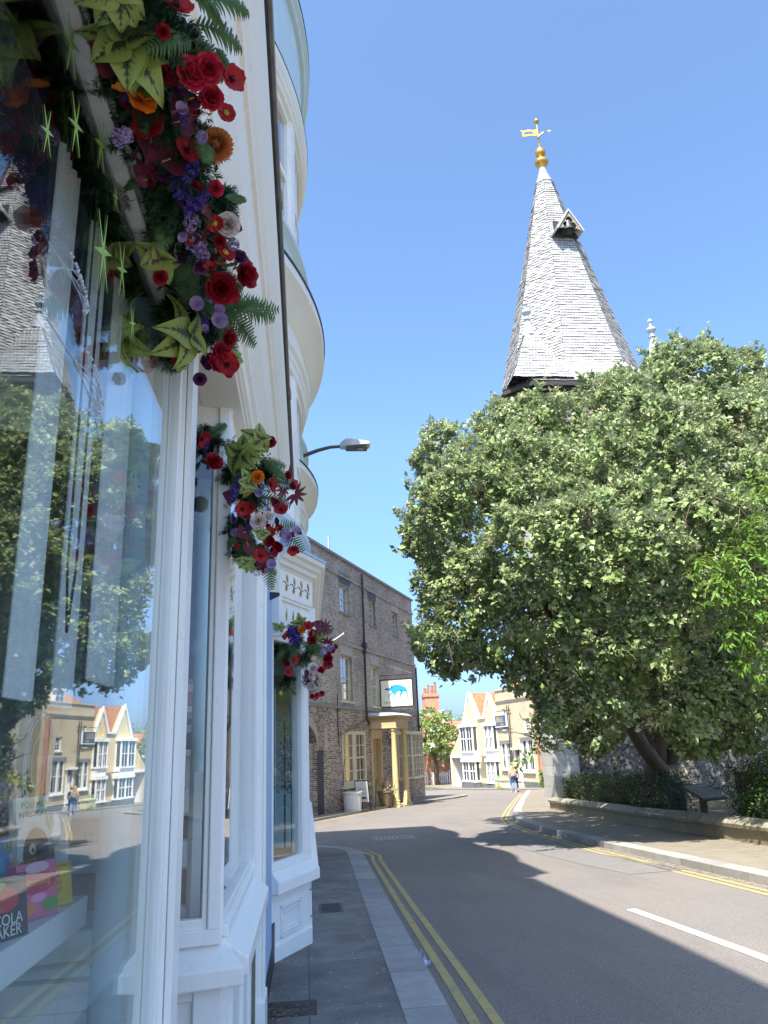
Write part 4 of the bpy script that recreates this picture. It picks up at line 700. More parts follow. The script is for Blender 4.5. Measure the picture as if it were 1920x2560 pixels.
m = MB(); m.M = D_.M; m.lathe([(.05,.66),(.18,.62),(.23,.52),(.25,.25),(.30,.08),(.40,-.08),(.42,-.12),(.36,-.10),(.2,.3),(.03,.5)], -.02, -.72, 22); m.build('bell', M['bellm'], bd, angle=40)
# nave to the right, with sunny flint gable and stone cross
m = MB(); m.py([(4.3,gz-.5),(14.2,gz-.5),(14.2,10),(8.6,16.6),(4.3,11.5)], -2.2, 14); m.build('nave_wall', M['flint'], CH)
m = MB(); m.py([(3.9,11.15),(8.6,16.75),(14.7,9.6),(14.7,9.9),(8.6,17.05),(3.9,11.5)], -2.1, 14); m.build('nave_roof', M['rooftile'], CH)
m = MB(); m.box(8.3,8.9,-2.5,-1.9,16.6,17.0); m.box(8.47,8.73,-2.33,-2.07,17,18.3); m.box(8.05,9.15,-2.3,-2.1,17.5,17.78); m.ball((8.6,-2.2,18.3),.2,8,6); m.ball((8.05,-2.2,17.64),.2,8,6); m.ball((9.15,-2.2,17.64),.2,8,6); m.build('gable_cross', M['stone'], CH)
m = MB(); m.box(5.1,6.1,-2.26,-2.19,.6,4.4); wq = m.build('window_surround', M['flint'], CH); MB().box(5.3,5.9,-2.275,-2.262,.8,4.2).build('leaded_pane', M['glass2'], wq)
m = MB(); m.tube([(6.75,-2.3,11),(6.75,-2.3,gz)], .055, 8)
for z in (2.0, 4.2, 6.4, 8.6): m.tube([(6.75,-2.3,z),(6.75,-2.3,z+.12)], .085, 8)
m.build('downpipe', M['steel'], CH); MB().tube([(5.05,-2.3,5),(5.05,-2.3,gz)], .045, 8).build('downpipe', M['lampgrey'], CH)
# low churchyard wall
WL = thing('churchyard_wall', 'low mossy stone wall with rounded coping along the sunny pavement', 'wall', (7.6, 13, 0))
ys = [-6+i*.5 for i in range(70)]; ys = [y for y in ys if y < 28.4]+[28.4]
def wallstrip(prof, name, mat_, jit=0):
    rings = []
    for y in ys:
        x = wallx(y); g = zg(y); rings.append([(x+a+random.uniform(-jit,jit), y, g+b+random.uniform(-jit,jit)) for a, b in prof])
    return MB().loft(rings).build(name, mat_, WL, world=True, angle=40)
wallstrip([(0,-.2),(0,.26),(.34,.26),(.34,-.2)], 'wall', M['wallstone'], .006)
wallstrip([(-.05,.25),(-.06,.31),(.0,.37),(.1,.405),(.24,.405),(.34,.37),(.40,.31),(.39,.25)], 'coping', M['coping'], .008)
slab('garden_soil', [(wallx(y)+.3, y) for y in (-6, 13, 18.75, 28.3)]+[(40, 28.3), (40, -6)], .12, .3, M['ground'])
# information lectern
LC = thing('information_board', 'wooden lectern with a sloping information board behind the low stone wall', 'information board', (8.75, 17.2, zg(17.2)+.1), R(28))
m = MB(); m.M = Matrix.Translation((0,0,.62)) @ Matrix.Rotation(R(28), 4, 'X'); m.box(-.42,.42,-.30,.30,0,.05); m.build('desk', M['bark'], LC)
m2 = MB(); m2.M = m.M; m2.box(-.37,.37,-.25,.25,.05,.056); m2.build('panel', colr((.17,.16,.125)), LC)
m2 = MB(); m2.M = m.M
for i in range(7): m2.box(-.32, .05+.04*(i % 3), .2-.06*i-.012, .2-.06*i+.012, .056, .0585)
m2.box(.13,.33,-.2,.18,.056,.0585); m2.build('print', colr((.07,.07,.06)), LC)
m = MB(); m.box(-.05,.05,-.02,.1,0,.58); m.box(-.30,-.22,-.02,.06,-.05,.1) if False else None; m.build('post', M['bark'], LC)
BN = thing('garden_bench', 'reddish brown plank bench by the sunny flint wall behind the hedge', 'bench', (13.0, 21.5, zg(21.5)+.12), R(10))
m = MB(); m.box(-.9,.9,-.2,-.06,.42,.46); m.box(-.9,.9,-.03,.11,.42,.46); m.box(-.9,.9,.14,.28,.42,.46); m.build('seat', colr((.30,.10,.045)), BN)
for x in (-.7,.7): m = MB(); m.box(x-.05,x+.05,-.2,.26,0,.42); m.build('leg', colr((.30,.10,.045)), BN)
# ------------------------------------------------------------------ foliage
def leaf_cloud(name, pos, nrm, per, ln, wd, mat_, parent, spread=.9, droop=0., fold=.25, up_=.25, jit=.05, smooth=False):
    """real leaves: every shoot carries a whorl of folded leaves; one mesh"""
    n = len(pos); P = np.repeat(pos, per, 0); Nn = np.repeat(nrm, per, 0); K = n*per
    r = RNG.normal(size=(K,3)); t = r - (r*Nn).sum(1, keepdims=True)*Nn; t /= np.linalg.norm(t, axis=1, keepdims=True)+1e-9
    a = RNG.uniform(.25, 1., K)[:,None]*spread*1.35
    d = Nn*np.cos(a) + t*np.sin(a); d[:,2] += -droop*RNG.uniform(.5,1.2,K); d /= np.linalg.norm(d, axis=1, keepdims=True)
    u_ = Nn + np.array([0,0,up_]); u_ = u_ - (u_*d).sum(1, keepdims=True)*d; u_ /= np.linalg.norm(u_, axis=1, keepdims=True)+1e-9
    s = np.cross(d, u_); L = (ln*RNG.uniform(.6,1.2,K))[:,None]; Wd = wd/ln*L
    b = P + RNG.normal(size=(K,3))*jit
    p0 = b; p1 = b + d*L*.45 + s*Wd*.5 + u_*fold*Wd*.6; p2 = b + d*L - u_*L*.10; p3 = b + d*L*.45 - s*Wd*.5 + u_*fold*Wd*.6
    V = np.stack([p0,p1,p2,p3], 1).reshape(-1,3); idx = np.arange(K)*4
    F_ = np.stack([idx,idx+1,idx+2, idx,idx+2,idx+3], 1).reshape(-1)
    me = bpy.data.meshes.new(name); me.vertices.add(len(V)); me.vertices.foreach_set('co', V.astype(np.float32).ravel())
    me.loops.add(len(F_)); me.loops.foreach_set('vertex_index', F_.astype(np.int32)); me.polygons.add(K*2)
    me.polygons.foreach_set('loop_start', (np.arange(K*2)*3).astype(np.int32)); me.materials.append(mat_)
    at = me.attributes.new('tint', 'FLOAT', 'POINT'); at.data.foreach_set('value', np.repeat(RNG.uniform(0,1,K), 4).astype(np.float32))
    me.update(calc_edges=True); me.validate()
    o = bpy.data.objects.new(name, me); COL.objects.link(o)
    if parent: o.parent = parent
    return o
def lobe_shoots(lobes, dens, inner=.62, zmin=-9, keep=.8):
    """shoots over the outer shell of overlapping lobes, thinned where lobes swallow each other"""
    A = np.array(lobes); pos = []; nr = []
    for (x, y, z, r) in lobes:
        n = int(dens*4*math.pi*r*r*(.7 if r > .95 else 1.25)); v = RNG.normal(size=(n,3)); v /= np.linalg.norm(v, axis=1, keepdims=True)
        lump = 1+.16*np.sin(v[:,0]*5+x*3)*np.sin(v[:,1]*5+y)*np.sin(v[:,2]*6+z*2)+.10*np.sin(v[:,0]*13+z)*np.sin(v[:,2]*12+x)
        rad = r*lump*RNG.uniform(inner, 1.06, n)**.6
        p = np.array([x,y,z]) + v*rad[:,None]*np.array([1,1,.92]); d = np.linalg.norm((p[:,None,:]-A[None,:,:3])/A[None,:,3:4], axis=2); d[:, [i for i, l in enumerate(lobes) if l[:3] == (x,y,z)]] = 9
        k = (d.min(1) > keep) & (p[:,2] > zmin); pos.append(p[k]); q = v[k]*.75+np.array([0,0,.45])+RNG.normal(size=(k.sum(),3))*.25; nr.append(q/np.linalg.norm(q, axis=1, keepdims=True))
    return np.concatenate(pos), np.concatenate(nr)
def limb(m, a, b, r0, r1, wob=.15, n=6):
    a, b = Vector(a), Vector(b); pts = []; rs = []
    for i in range(n+1):
        t = i/n; p = a.lerp(b, t); w = wob*math.sin(math.pi*t); pts.append(p+Vector((random.uniform(-w,w),random.uniform(-w,w),random.uniform(-w,w)*.5))); rs.append(r0+(r1-r0)*t)
    m.tube(pts, rs, 9)
M['leaf'] = tinted('whitebeam_leaf', (.20,.285,.105), (.36,.43,.29), .42, .18, .35, .4)
M['corymb'] = tinted('flower_heads', (.46,.42,.29), None, .8, .1)
M['leaf2'] = tinted('chestnut_leaf', (.12,.24,.035), (.16,.24,.08), .4, .35)
M['hedge'] = tinted('hedge_leaf', (.05,.085,.025), (.08,.12,.05), .4, .15); M['hedge2'] = tinted('box_leaf', (.09,.17,.035), (.10,.16,.06), .35, .2)
M['leaf3'] = tinted('blossom_leaf', (.20,.30,.07), (.22,.30,.12), .6, .3); M['blossom'] = tinted('blossom', (.80,.80,.74), None, .8, .2, .12)
TR = thing('whitebeam_tree', 'large grey-green whitebeam tree spreading over the road in front of the spire', 'tree', (8.95, 19.6, zg(19.6)+.1))
LOB = LOBES
L3 = []
for (x, y, z, r) in LOB:
    L3.append((x, y, z, r*.86))
    for q in range(9):
        v = Vector((random.gauss(0,1), random.gauss(-.35,1), random.gauss(.25,1))).normalized(); k = random.uniform(.30,.46)
        L3.append((x+v.x*r*.74, y+v.y*r*.74, z+v.z*r*.70, r*k))
for (x, y, z, r) in [LOB[i] for i in range(0, len(LOB), 2) if LOB[i][3] > 1.1]: L3.append((x*1.3, y*1.3, 1.6+(z-1.6)*1.18, r*1.05))     # unseen far side of the crown, added to shade hedge, trunk and wall
L3 += [(9.5,24,6.5,1.8),(12,24.5,7,1.9),(14.5,25,7,1.8),(10.8,24.5,8.8,1.7),(13.3,24.5,9,1.6),(16.5,25,7,1.7),(8.8,22.5,5.2,1.5),(11.2,22.8,5.0,1.4)]  # hidden crown lobes added to keep the flint wall in shade
p, n = lobe_shoots(L3, 30, .66, 1.0, .86)
# sprigs that break the outline
k = RNG.choice(len(p), 1500, replace=False); ep, en = [], []
for i in k:
    d_ = Vector(n[i])+Vector((random.gauss(0,.3), random.gauss(0,.3), random.gauss(0,.3))); d_.normalize(); l = random.uniform(.15,.5)
    for q in range(random.randint(2,5)): ep.append(Vector(p[i])+d_*l*(q+1)/4); en.append(d_)
p = np.concatenate([p, np.array(ep)]); n = np.concatenate([n, np.array(en)])
cr = leaf_cloud('crown', p, n, 9, .135, .09, M['leaf'], TR, 1.0, .12, .3, .3, .05); cr.location = -TR.location
k = RNG.uniform(size=len(p)) < .40; k &= (n[:,2] > .15)
o = leaf_cloud('flower_heads', p[k]+n[k]*.05, n[k], 18, .04, .036, M['corymb'], TR, .9, 0, .1, .5, .04); o.location = -TR.location
m = MB(); g = zg(19.6); b0 = Vector((8.95,19.6,g-.1)); f_ = b0+Vector((0,0,1.25))
m.tube([b0, b0+Vector((.02,0,.35)), b0+Vector((0,0,.8)), f_+Vector((0,0,.2))], [.52,.43,.40,.42], 14); m.build('trunk', M['bark'], TR, world=True, smooth=True)
for tgt, r in (((6.4,17.4,3.3),.21), ((8.0,18.2,4.4),.20), ((8.7,17.9,5.2),.24), ((10.3,18.2,4.2),.19), ((9.8,19.8,5.0),.2), ((7.8,19.6,5.2),.2)):
    m = MB(); limb(m, f_+Vector((random.uniform(-.16,.16),random.uniform(-.16,.16),-.25)), tgt, r, r*.6, .14); e = Vector(tgt)
    for q in range(4):
        w = e+Vector((random.uniform(-2.2,2.2)+(e.x-8.95)*.6, random.uniform(-2.6,.8), random.uniform(1.5,3.6)))
        if not any((w-Vector(l[:3])).length < l[3]*.85 for l in LOB): continue
        limb(m, e, w, r*.55, .05, .25)
        for q2 in range(2): limb(m, w, w+Vector((random.uniform(-.6,.6),random.uniform(-.6,.5),random.uniform(.2,.8))), .05, .015, .1)
    m.build('limb', M['bark'], TR, world=True, smooth=True)
m = MB()
for q in range(70):
    l = random.choice(LOB); a = Vector(l[:3])+Vector((random.uniform(-.7,.7)*l[3],random.uniform(-.7,.7)*l[3],random.uniform(-.7,.5)*l[3])); limb(m, a, a+Vector((random.uniform(-.5,.5),random.uniform(-.5,.5),random.uniform(.1,.6))), .018, .005, .08, 4)
m.tube([(2.75,14.6,3.5),(2.8,14.5,3.05),(2.65,14.5,2.8),(2.4,14.5,2.85)], .008, 4); m.tube([(3.3,14.7,3.5),(3.4,14.7,3.1),(3.2,14.7,2.95)], .007, 4)
m.build('twigs', M['bark'], TR, world=True)['kind'] = 'stuff'
# second tree, drooping fresh leaves, right
T2 = thing('cherry_tree', 'fresh green tree with long drooping leaves at the right edge in front of the whitebeam', 'tree', (8.7, 11.3, zg(11.3)+.1))
L2 = [(7.21,11.50,4.15,0.50),(6.72,11.60,3.79,0.35),(7.31,11.50,3.43,0.50),(6.90,11.70,3.18,0.30),(7.76,11.80,4.77,0.45),(6.63,11.80,4.24,0.25),(7.30,11.80,2.63,0.40),(8.5,11.4,5.2,1.2),(8.6,11.2,3.6,1.0)]
p, n = lobe_shoots(L2, 22, .3, 1.2, .6)
o = leaf_cloud('crown', p, n, 6, .15, .05, M['leaf2'], T2, 1.15, .9, .3, .2, .02); o.location = -T2.location
m = MB(); limb(m, (8.7,11.3,zg(11)), (8.6,11.2,3.4), .13, .09, .06); m.build('trunk', M['bark'], T2, world=True, smooth=True)
m = MB()
for l in L2[:7]: limb(m, (8.6,11.2,3.2), l[:3], .035, .008, .12, 7)
m.tube([(7.63, 11.6, 4.72), (7.33, 11.6, 5.21), (6.87, 11.6, 5.43), (6.45, 11.6, 5.26), (6.24, 11.6, 4.81), (6.16, 11.6, 4.53)], [.014,.013,.011,.009,.007,.004], 6); m.tube([(7.33, 11.6, 5.21), (7.23,11.6,4.86), (7.05,11.6,4.46)], [.009,.006,.003], 5); m.build('branches', M['bark'], T2, world=True, smooth=True)
# hedges
def hedge(name, label, boxes, dens, mat_, ln, loc, per=7):
    t = thing(name, label, 'hedge', loc); P = []; Nn = []
    for x0, x1, y0, y1, z0, z1 in boxes:
        vol = [(x1-x0)*(y1-y0), (x1-x0)*(z1-z0), (y1-y0)*(z1-z0)]
        for ax, ar in ((2, vol[0]), (1, vol[1]), (0, vol[2])):
            k = int(ar*dens)
            for sd_ in ((1,) if ax == 2 else (-1, 1)):
                q = np.stack([RNG.uniform(x0,x1,k), RNG.uniform(y0,y1,k), RNG.uniform(z0,z1,k)], 1); lo, hi = ((x0,x1),(y0,y1),(z0,z1))[ax]
                q[:,ax] = (hi if sd_ > 0 else lo)+RNG.normal(size=k)*.05+.06*np.sin(q[:,(ax+1) % 3]*4)*np.sin(q[:,(ax+2) % 3]*5); nn = np.zeros((k,3)); nn[:,ax] = sd_; nn += RNG.normal(size=(k,3))*.35; nn[:,2] += .3; P.append(q); Nn.append(nn/np.linalg.norm(nn, axis=1, keepdims=True))
    o = leaf_cloud('foliage', np.concatenate(P), np.concatenate(Nn), per, ln, ln*.6, mat_, t, 1.2, 0, .2, .3, .05); o.location = -Vector(loc)
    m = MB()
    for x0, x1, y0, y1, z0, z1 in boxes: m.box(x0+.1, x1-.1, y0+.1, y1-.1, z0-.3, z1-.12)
    m.build('dark_core', colr((.02,.022,.012)), t, world=True)  # solid dark block inside the hedge, closing the gaps between leaves
    return t
hedge('hedge', 'dark clipped hedge between the low wall and the tree trunk', [(8.35,9.0,18.3,20.0,-.6,.62),(8.6,9.3,20.4,23,-.7,.5),(8.9,9.8,23,27.5,-.9,.35)], 95, M['hedge'], .06, (8.6,19,zg(19)+.1))
hedge('hedge', 'bright green bushy hedge at the right end of the low wall', [(8.55,10.2,12.9,15.7,-.5,.95),(8.15,9.3,12.6,14.6,-.4,.45)], 85, M['hedge2'], .065, (8.8,14,zg(14)+.1))
# blossoming tree and far greenery
BT = thing('blossom_tree', 'small pale green tree with some white blossom between hotel and yellow house', 'tree', (12.9, 79, zg(79)))
p, n = lobe_shoots([(12.1,78.5,2.6,1.9),(13.4,78.5,2.2,1.9),(12.6,78.5,3.9,1.7),(11.0,79,2.0,1.6),(14.2,79,1.4,1.5),(13.6,79,3.4,1.4),(10.4,79,3.6,1.5)], 7, .5, -1.4, .7)
k = RNG.uniform(size=len(p)) < .12
o = leaf_cloud('crown', p[~k], n[~k], 9, .26, .19, M['leaf3'], BT, 1.1, .1, .2, .3, .1); o.location = -BT.location
o = leaf_cloud('blossom', p[k], n[k], 10, .2, .18, M['blossom'], BT, 1.1, 0, .2, .3, .12); o.location = -BT.location
m = MB(); limb(m, (12.9,79,zg(79)), (12.7,79,1.2), .26, .2, .08); limb(m, (12.7,79,.6), (11.6,79,2.4), .13, .05); limb(m, (12.7,79,.6), (13.7,79,2.4), .13, .05); m.build('trunk', M['bark'], BT, world=True, smooth=True)
for i, (x, y, z, r, lab) in enumerate(((16.5,92,2.2,3.4,'bushy green tree behind the yellow house carport'), (6.2,96,1.5,4,'rounded green tree far behind the hotel corner'), (13.6,104,1.2,4.4,'green tree far behind the white marquees'))):
    t = thing('bushy_tree', lab, 'tree', (x, y, zg(y)), 0, 'trees behind the houses'); p, n = lobe_shoots([(x,y,z,r),(x-r*.6,y,z-.7,r*.7),(x+r*.6,y,z-.6,r*.7)], 3, .5, -2.2, .7); o = leaf_cloud('crown', p, n, 8, .36, .26, M['leaf3'], t, 1.1, .1, .2, .3, .12); o.location = -t.location
    m = MB(); limb(m, (x,y,zg(y)), (x,y,z), .25, .15, .05); m.build('trunk', M['bark'], t, world=True)
# creeper on the brick pier by the inn
CP = thing('creeper', 'small green weeds growing up the red brick pier of the inn', 'creeper', (*qp(-6.9, .12), zg(57)))
p = np.array([[*qp(-6.9+random.uniform(-.2,.25), .14+random.uniform(0,.25)), zg(57)+random.uniform(0,1.1)**1.4] for _ in range(70)]); n = np.tile(np.array([[-.6,-.6,.5]]), (70,1)); o = leaf_cloud('leaves', p, n, 6, .12, .08, M['hedge2'], CP, 1.2); o.location = -CP.location
# ------------------------------------------------------------------ the bookshop (near left)
BS = thing('bookshop', 'white painted bookshop front with big window and stone-coloured cornice at the left', 'shop', (-.46, 2.4, 0))
def bs(mb, name, mat_, bevel=0, **k): return mb.build(name, mat_, k.pop('parent', BS), bevel=bevel, **k) if False else _bs(mb, name, mat_, bevel, k)
def _bs(mb, name, mat_, bevel, k):
    par = k.pop('parent', None); o = mb.build(name, mat_, par or BS, bevel=bevel, **k)
    if par is None: o.location = -BS.location
    return o
# near window: frame, pane, post, sill, riser
m = MB(); m.box(-.475,-.432,-2.2,2.56,3.02,3.11); m.box(-.47,-.422,-2.2,2.56,3.04,3.065); wn1 = bs(m, 'window_head', M['old_metal'], .006)
m = MB(); m.box(-.56,-.34,-2.2,2.72,.60,.67); m.box(-.52,-.42,-2.2,2.58,.67,.72); bs(m, 'sill', M['white'], .008)
m = MB(); m.box(-.54,-.42,-2.2,2.7,-.05,.60); bs(m, 'stall_riser', M['white'], .004)
pane = bs(MB().box(-.464,-.456,-2.2,2.565,.71,3.04), 'shop_window', M['glass'])
m = MB(); m.box(-.54,-.44,2.555,2.60,.7,3.12); m.box(-.56,-.4265,2.60,2.72,-.05,3.12); m.box(-.56,-.43,2.606,2.72,-.05,3.12); m.box(-.4225,-.402,2.60,2.72,-.05,3.12); m.box(-.4265,-.4225,2.609,2.72,-.05,3.12); bs(m, 'front_post', M['white'], .006)
# recessed entrance: near return, door, splay window
m = MB(); m.box(-1.35,-.56,2.62,2.68,-.05,.9); m.box(-1.35,-1.28,2.62,2.68,.9,3.12); m.box(-1.28,-.56,2.62,2.68,.9,.98); bs(m, 'return_frame', M['white'], .005)
bs(MB().box(-1.3,-.55,2.646,2.652,.95,3.1), 'return_pane', M['glass'])
m = MB(); m.box(-1.42,-1.36,2.68,3.03,-.05,3.12); dr = bs(m, 'door', M['paleblue'], .005)
SL = Matrix.Translation((-1.325, 2.985, 0)) @ Matrix.Rotation(math.atan2(.228,.974), 4, 'Z'); LS = 1.03
m = MB(SL); m.box(0,LS,.0,.08,-.05,.80); m.box(0,LS,.0,.10,.80,.86); m.box(.55,.585,-.012,0,.0,.80); m.box(.84,.87,-.012,0,0,.80); m.box(0,LS,-.012,0,.755,.80); m.box(.93,1.03,-.022,0,-.05,.80); bs(m, 'splay_riser', M['white'], .004)
m = MB(SL)
for k, (a, b, c, d) in enumerate(((.10,.42,.02,.50), (.13,.39,.05,.47), (.16,.36,.08,.44))): 
    for q in ((a,b,c,c+.014),(a,b,d-.014,d),(a,a+.014,c,d),(b-.014,b,c,d)): m.box(q[0],q[1],-.02+.004*k,-.001,q[2],q[3])
bs(m, 'panel_moulding', M['white'], .002)
m = MB(SL); m.loft([[(0,-.075,.80),(0,-.075,.862),(0,.02,.93),(0,.06,.93),(0,.06,.80)], [(LS+.075,-.075,.80),(LS+.075,-.075,.862),(LS+.02,.02,.93),(LS,.06,.93),(LS,.06,.80)]]); m.box(0,LS,-.012,.06,.93,.985)
bs(m, 'splay_sill', M['white'], .006)
m = MB(SL); m.box(0,.05,.0,.06,.98,3.12); m.box(.05,.96,.0,.06,2.93,3.12); m.box(.05,.96,.0,.05,.98,1.02); spw = bs(m, 'splay_window', M['white'], .004)
bs(MB(SL).box(.04,.97,.028,.034,1.0,3.0), 'pane', M['glass'], parent=spw)
m = MB(SL); m.box(.955,.975,.0,.08,.98,3.12); m.box(.975,1.025,-.014,.09,.98,3.12); m.box(1.025,1.035,.0,.06,.98,3.12); bs(m, 'corner_post', M['white'], .005)
# second window on the street
m = MB(); m.box(-.37,-.305,3.30,4.85,-.05,.80); m.box(-.33,-.29,3.36,4.8,.70,.80); m.box(-.33,-.29,3.36,4.8,.0,.12)
for a, b in ((3.36,3.44),(3.9,3.98),(4.36,4.44),(4.72,4.80)): m.box(-.33,-.29,a,b,.12,.70)
bs(m, 'stall_riser', M['white'], .004)
vt = bs(MB().box(-.315,-.288,4.45,4.71,.22,.66), 'vent_grille', speckle('perforated_vent', (.05,.045,.035), (.36,.31,.22), 55))
m = MB()
m.loft([[(-.225,3.28,.80),(-.225,3.28,.862),(-.32,3.26,.935),(-.39,3.26,.935),(-.39,3.28,.80)], [(-.225,4.86,.80),(-.225,4.86,.862),(-.32,4.86,.935),(-.39,4.86,.935),(-.39,4.86,.80)]]); m.box(-.37,-.305,3.3,4.86,.935,.975); m.box(-.365,-.325,3.3,4.86,.975,1.015); bs(m, 'street_sill', M['white'], .006)
sw = bs(MB().box(-.375,-.325,3.32,4.86,2.95,3.12), 'street_window', M['white'], .004); bs(MB().box(-.358,-.352,3.3,4.85,1.0,3.0), 'pane', M['glass'], parent=sw)
m = MB(); m.box(-.46,-.30,4.83,4.90,-.05,3.14); m.box(-.46,-.265,4.90,5.14,-.05,3.14); m.box(-.265,-.252,4.94,4.98,.3,3.0); m.box(-.265,-.252,5.05,5.09,.3,3.0); m.box(-.46,-.245,4.87,5.17,-.05,.28); m.box(-.46,-.275,5.14,5.2,-.05,3.14); bs(m, 'pilaster', M['white'], .006)
# fascia, cornice, gutter
m = MB(); m.box(-.62,-.315,-2.2,5.3,3.12,3.48); m.box(-.45,-.275,-2.2,5.3,3.10,3.15); m.box(-.45,-.262,-2.2,5.3,3.125,3.142); fa = bs(m, 'fascia', M['cream_t'], .004)
MB().box(-.3149,-.306,-2.2,5.28,3.17,3.40).build('sign_board', M['white'], fa)
prof = [(-.5,3.40),(-.29,3.40),(-.285,3.45),(-.262,3.47),(-.262,3.50),(-.245,3.54),(-.215,3.61),(-.195,3.69),(-.19,3.72),(-.172,3.73),(-.172,3.77),(-.155,3.80),(-.125,3.88),(-.112,3.94),(-.112,3.965),(-.5,3.965)]
bs(MB().loft([[(u, v, z) for u, z in prof] for v in (-2.2, 6.1)]), 'cornice', M['cream_t'], .003)
m = MB(); m.box(-.4,-.100,-2.2,6.55,3.967,3.99); bs(m, 'gutter_lip', M['darkgutter']); m = MB(); m.box(-.4,-.086,-2.2,6.6,3.992,4.045); m.box(-.4,-.092,-2.2,6.6,4.047,4.062)
for v in (.9, 2.9, 4.9): m.box(-.1,-.08,v,v+.06,3.985,4.05)
bs(m, 'gutter', M['greyflash'], .004); bs(MB().box(-.4,-.088,-2.2,6.62,4.063,4.085), 'gutter_cap', M['darkgutter'])
text('booksellers', BS, M['navy'], (-.304+.46, 3.55-2.4, 3.285), (R(90),0,R(90)), .20, 'lettering', .003)
# building behind: upper wall, roof, inside shell
m = MB(); m.box(-7,-.50,-2.4,5.5,4.07,10.7); bs(m, 'upper_wall', M['cream_t']); m = MB(); m.box(-7,-.40,-2.4,5.5,10.7,11.4); bs(m, 'parapet', M['cream_t'])
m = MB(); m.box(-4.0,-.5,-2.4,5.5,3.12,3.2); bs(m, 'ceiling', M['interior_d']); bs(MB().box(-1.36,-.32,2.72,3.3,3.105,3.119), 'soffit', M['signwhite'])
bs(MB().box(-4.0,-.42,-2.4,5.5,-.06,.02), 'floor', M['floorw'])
m = MB(); m.box(-4.05,-4.0,-2.4,5.5,0,3.2); m.box(-4.0,-.4,-2.45,-2.4,0,3.2); m.box(-4.0,-.46,5.45,5.5,0,3.2); bs(m, 'inside_wall', M['interior'])
m = MB(); m.box(-.425,-.40,3.32,3.34,.9,.95)
# window backs and shelving
m = MB(); m.box(-1.3,-1.26,-2.2,2.59,.02,1.14); m.box(-1.26,-.52,-2.2,2.58,.60,.64); m.box(-.93,-.90,-2.2,2.58,.64,1.13); bs(m, 'window_back', M['interior'], .003)
sh1 = bs(MB().box(-1.05,-.655,-.8,2.59,1.135,1.215), 'display_shelf', M['shelfw'], .004)
m = MB(); m.box(-.899,-.86,2.02,2.05,.64,1.13); m.box(-.79,-.72,2.565,2.59,1.216,1.47); bs(m, 'shelf_upright', M['shelfw'], .003)
for x, y, b_ in ((-.545,2.40,1), (-.56,4.25,1)):
    pr = [(.055,.02),(.055,.5),(.047,.55),(.044,.8),(.043,2.1),(.05,2.13),(.058,2.16),(.05,2.19),(.042,2.22),(.040,2.85),(.05,2.90),(.06,2.93),(.06,3.0),(.05,3.12)]
    c = bs(MB().lathe(pr, x, y, 22), 'iron_column', M['paleblue'], angle=40)
bs(MB().box(-.577,-.513,4.20,4.29,.02,1.52), 'column_casing', M['shelfw'], .004)
m = MB(); m.box(-1.5,-.66,4.98,5.02,.02,3.12); bs(m, 'display_back', M['shelfw'])
bs(MB().box(-1.5,-.40,3.3,4.98,.80,.84), 'window_floor', M['shelfw'])
p1 = bs(MB().box(-1.5,-.47,4.95,4.975,2.06,3.1), 'starry_backdrop', M['starry'])
m = MB(); m.box(-1.5,-.60,4.62,4.95,1.60,1.635); m.box(-1.5,-.60,4.62,4.95,1.84,1.875); m.box(-1.5,-.56,4.60,4.98,1.30,1.42); m.box(-1.5,-.56,4.60,4.98,1.02,1.16); bs(m, 'bookcase', M['shelfw'], .003)
for z0, z1 in ((1.17,1.295), (.845,1.015)):
    q = bs(MB().box(-1.5,-.57,4.585,4.60,z0,z1), 'night_sky_poster', M['starry'])
m = MB(); 
for k in range(15):
    a0, a1 = R(100+k*12), R(112+k*12)
    m.quad((-.70+.05*math.cos(a0),4.582,1.235+.05*math.sin(a0)), (-.70+.05*math.cos(a1),4.582,1.235+.05*math.sin(a1)), (-.69+.042*math.cos(a1),4.582,1.242+.045*math.sin(a1)), (-.69+.042*math.cos(a0),4.582,1.242+.045*math.sin(a0)))
bs(m, 'paper_moon', M['shelfw'], fix=False)
# stickers on the glass
def star(m, y, z, r, n=5, k=.4, x=-.4545, a0=.3, sz=1):
    pts = [(x, y+(r if i % 2 == 0 else r*k)*math.cos(a0+math.pi*i/n), z+(r if i % 2 == 0 else r*k)*math.sin(a0+math.pi*i/n)*sz) for i in range(2*n)]; m.loft([pts, [(x+.0008, p[1], p[2]) for p in pts]])
M['lime'] = plain('sticker_green', (.36,.55,.13), .6, .2, 20); M['frost'] = plain('frosted_white', (.52,.58,.63), .7, .1, 20); M['gold_s'] = plain('gold_sticker', (.60,.50,.16), .5, .1, 20)
m = MB()
for (y, z, r) in ((1.30,2.84,.05), (1.55,2.72,.075), (1.72,2.79,.055), (1.16,2.69,.035), (1.47,2.95,.05), (1.86,2.72,.04), (1.62,2.93,.03), (1.23,2.98,.055)): m = MB(); star(m, y, z, r, 6, .16, a0=1.4, sz=1.5); bs(m, 'star_sticker', M['lime'])
m = MB(); sp1 = SL @ Vector((.80,.026,1.98)); m.M = SL
pts = [(.80+(.035 if i % 2 == 0 else .015)*math.cos(.3+math.pi*i/5), .024, 1.99+(.035 if i % 2 == 0 else .015)*math.sin(.3+math.pi*i/5)) for i in range(10)]; m.loft([pts, [(p[0], .025, p[2]) for p in pts]]); bs(m, 'star_sticker', M['gold_s'])
m = MB()
def twig(y, z, a, l, dep):
    y1, z1 = y+l*2.4*math.cos(a), z+l*.8*math.sin(a); m.tube([(-.4548,y,z),(-.4548,y1,z1)], .0004+.0002*dep, 4)
    if dep == 0: m.ball((-.4545,y1,z1), .0035, 6, 4)
    else:
        for da in (-.55, .1, .6): twig(y1, z1, a+da+random.uniform(-.2,.2), l*.62, dep-1)
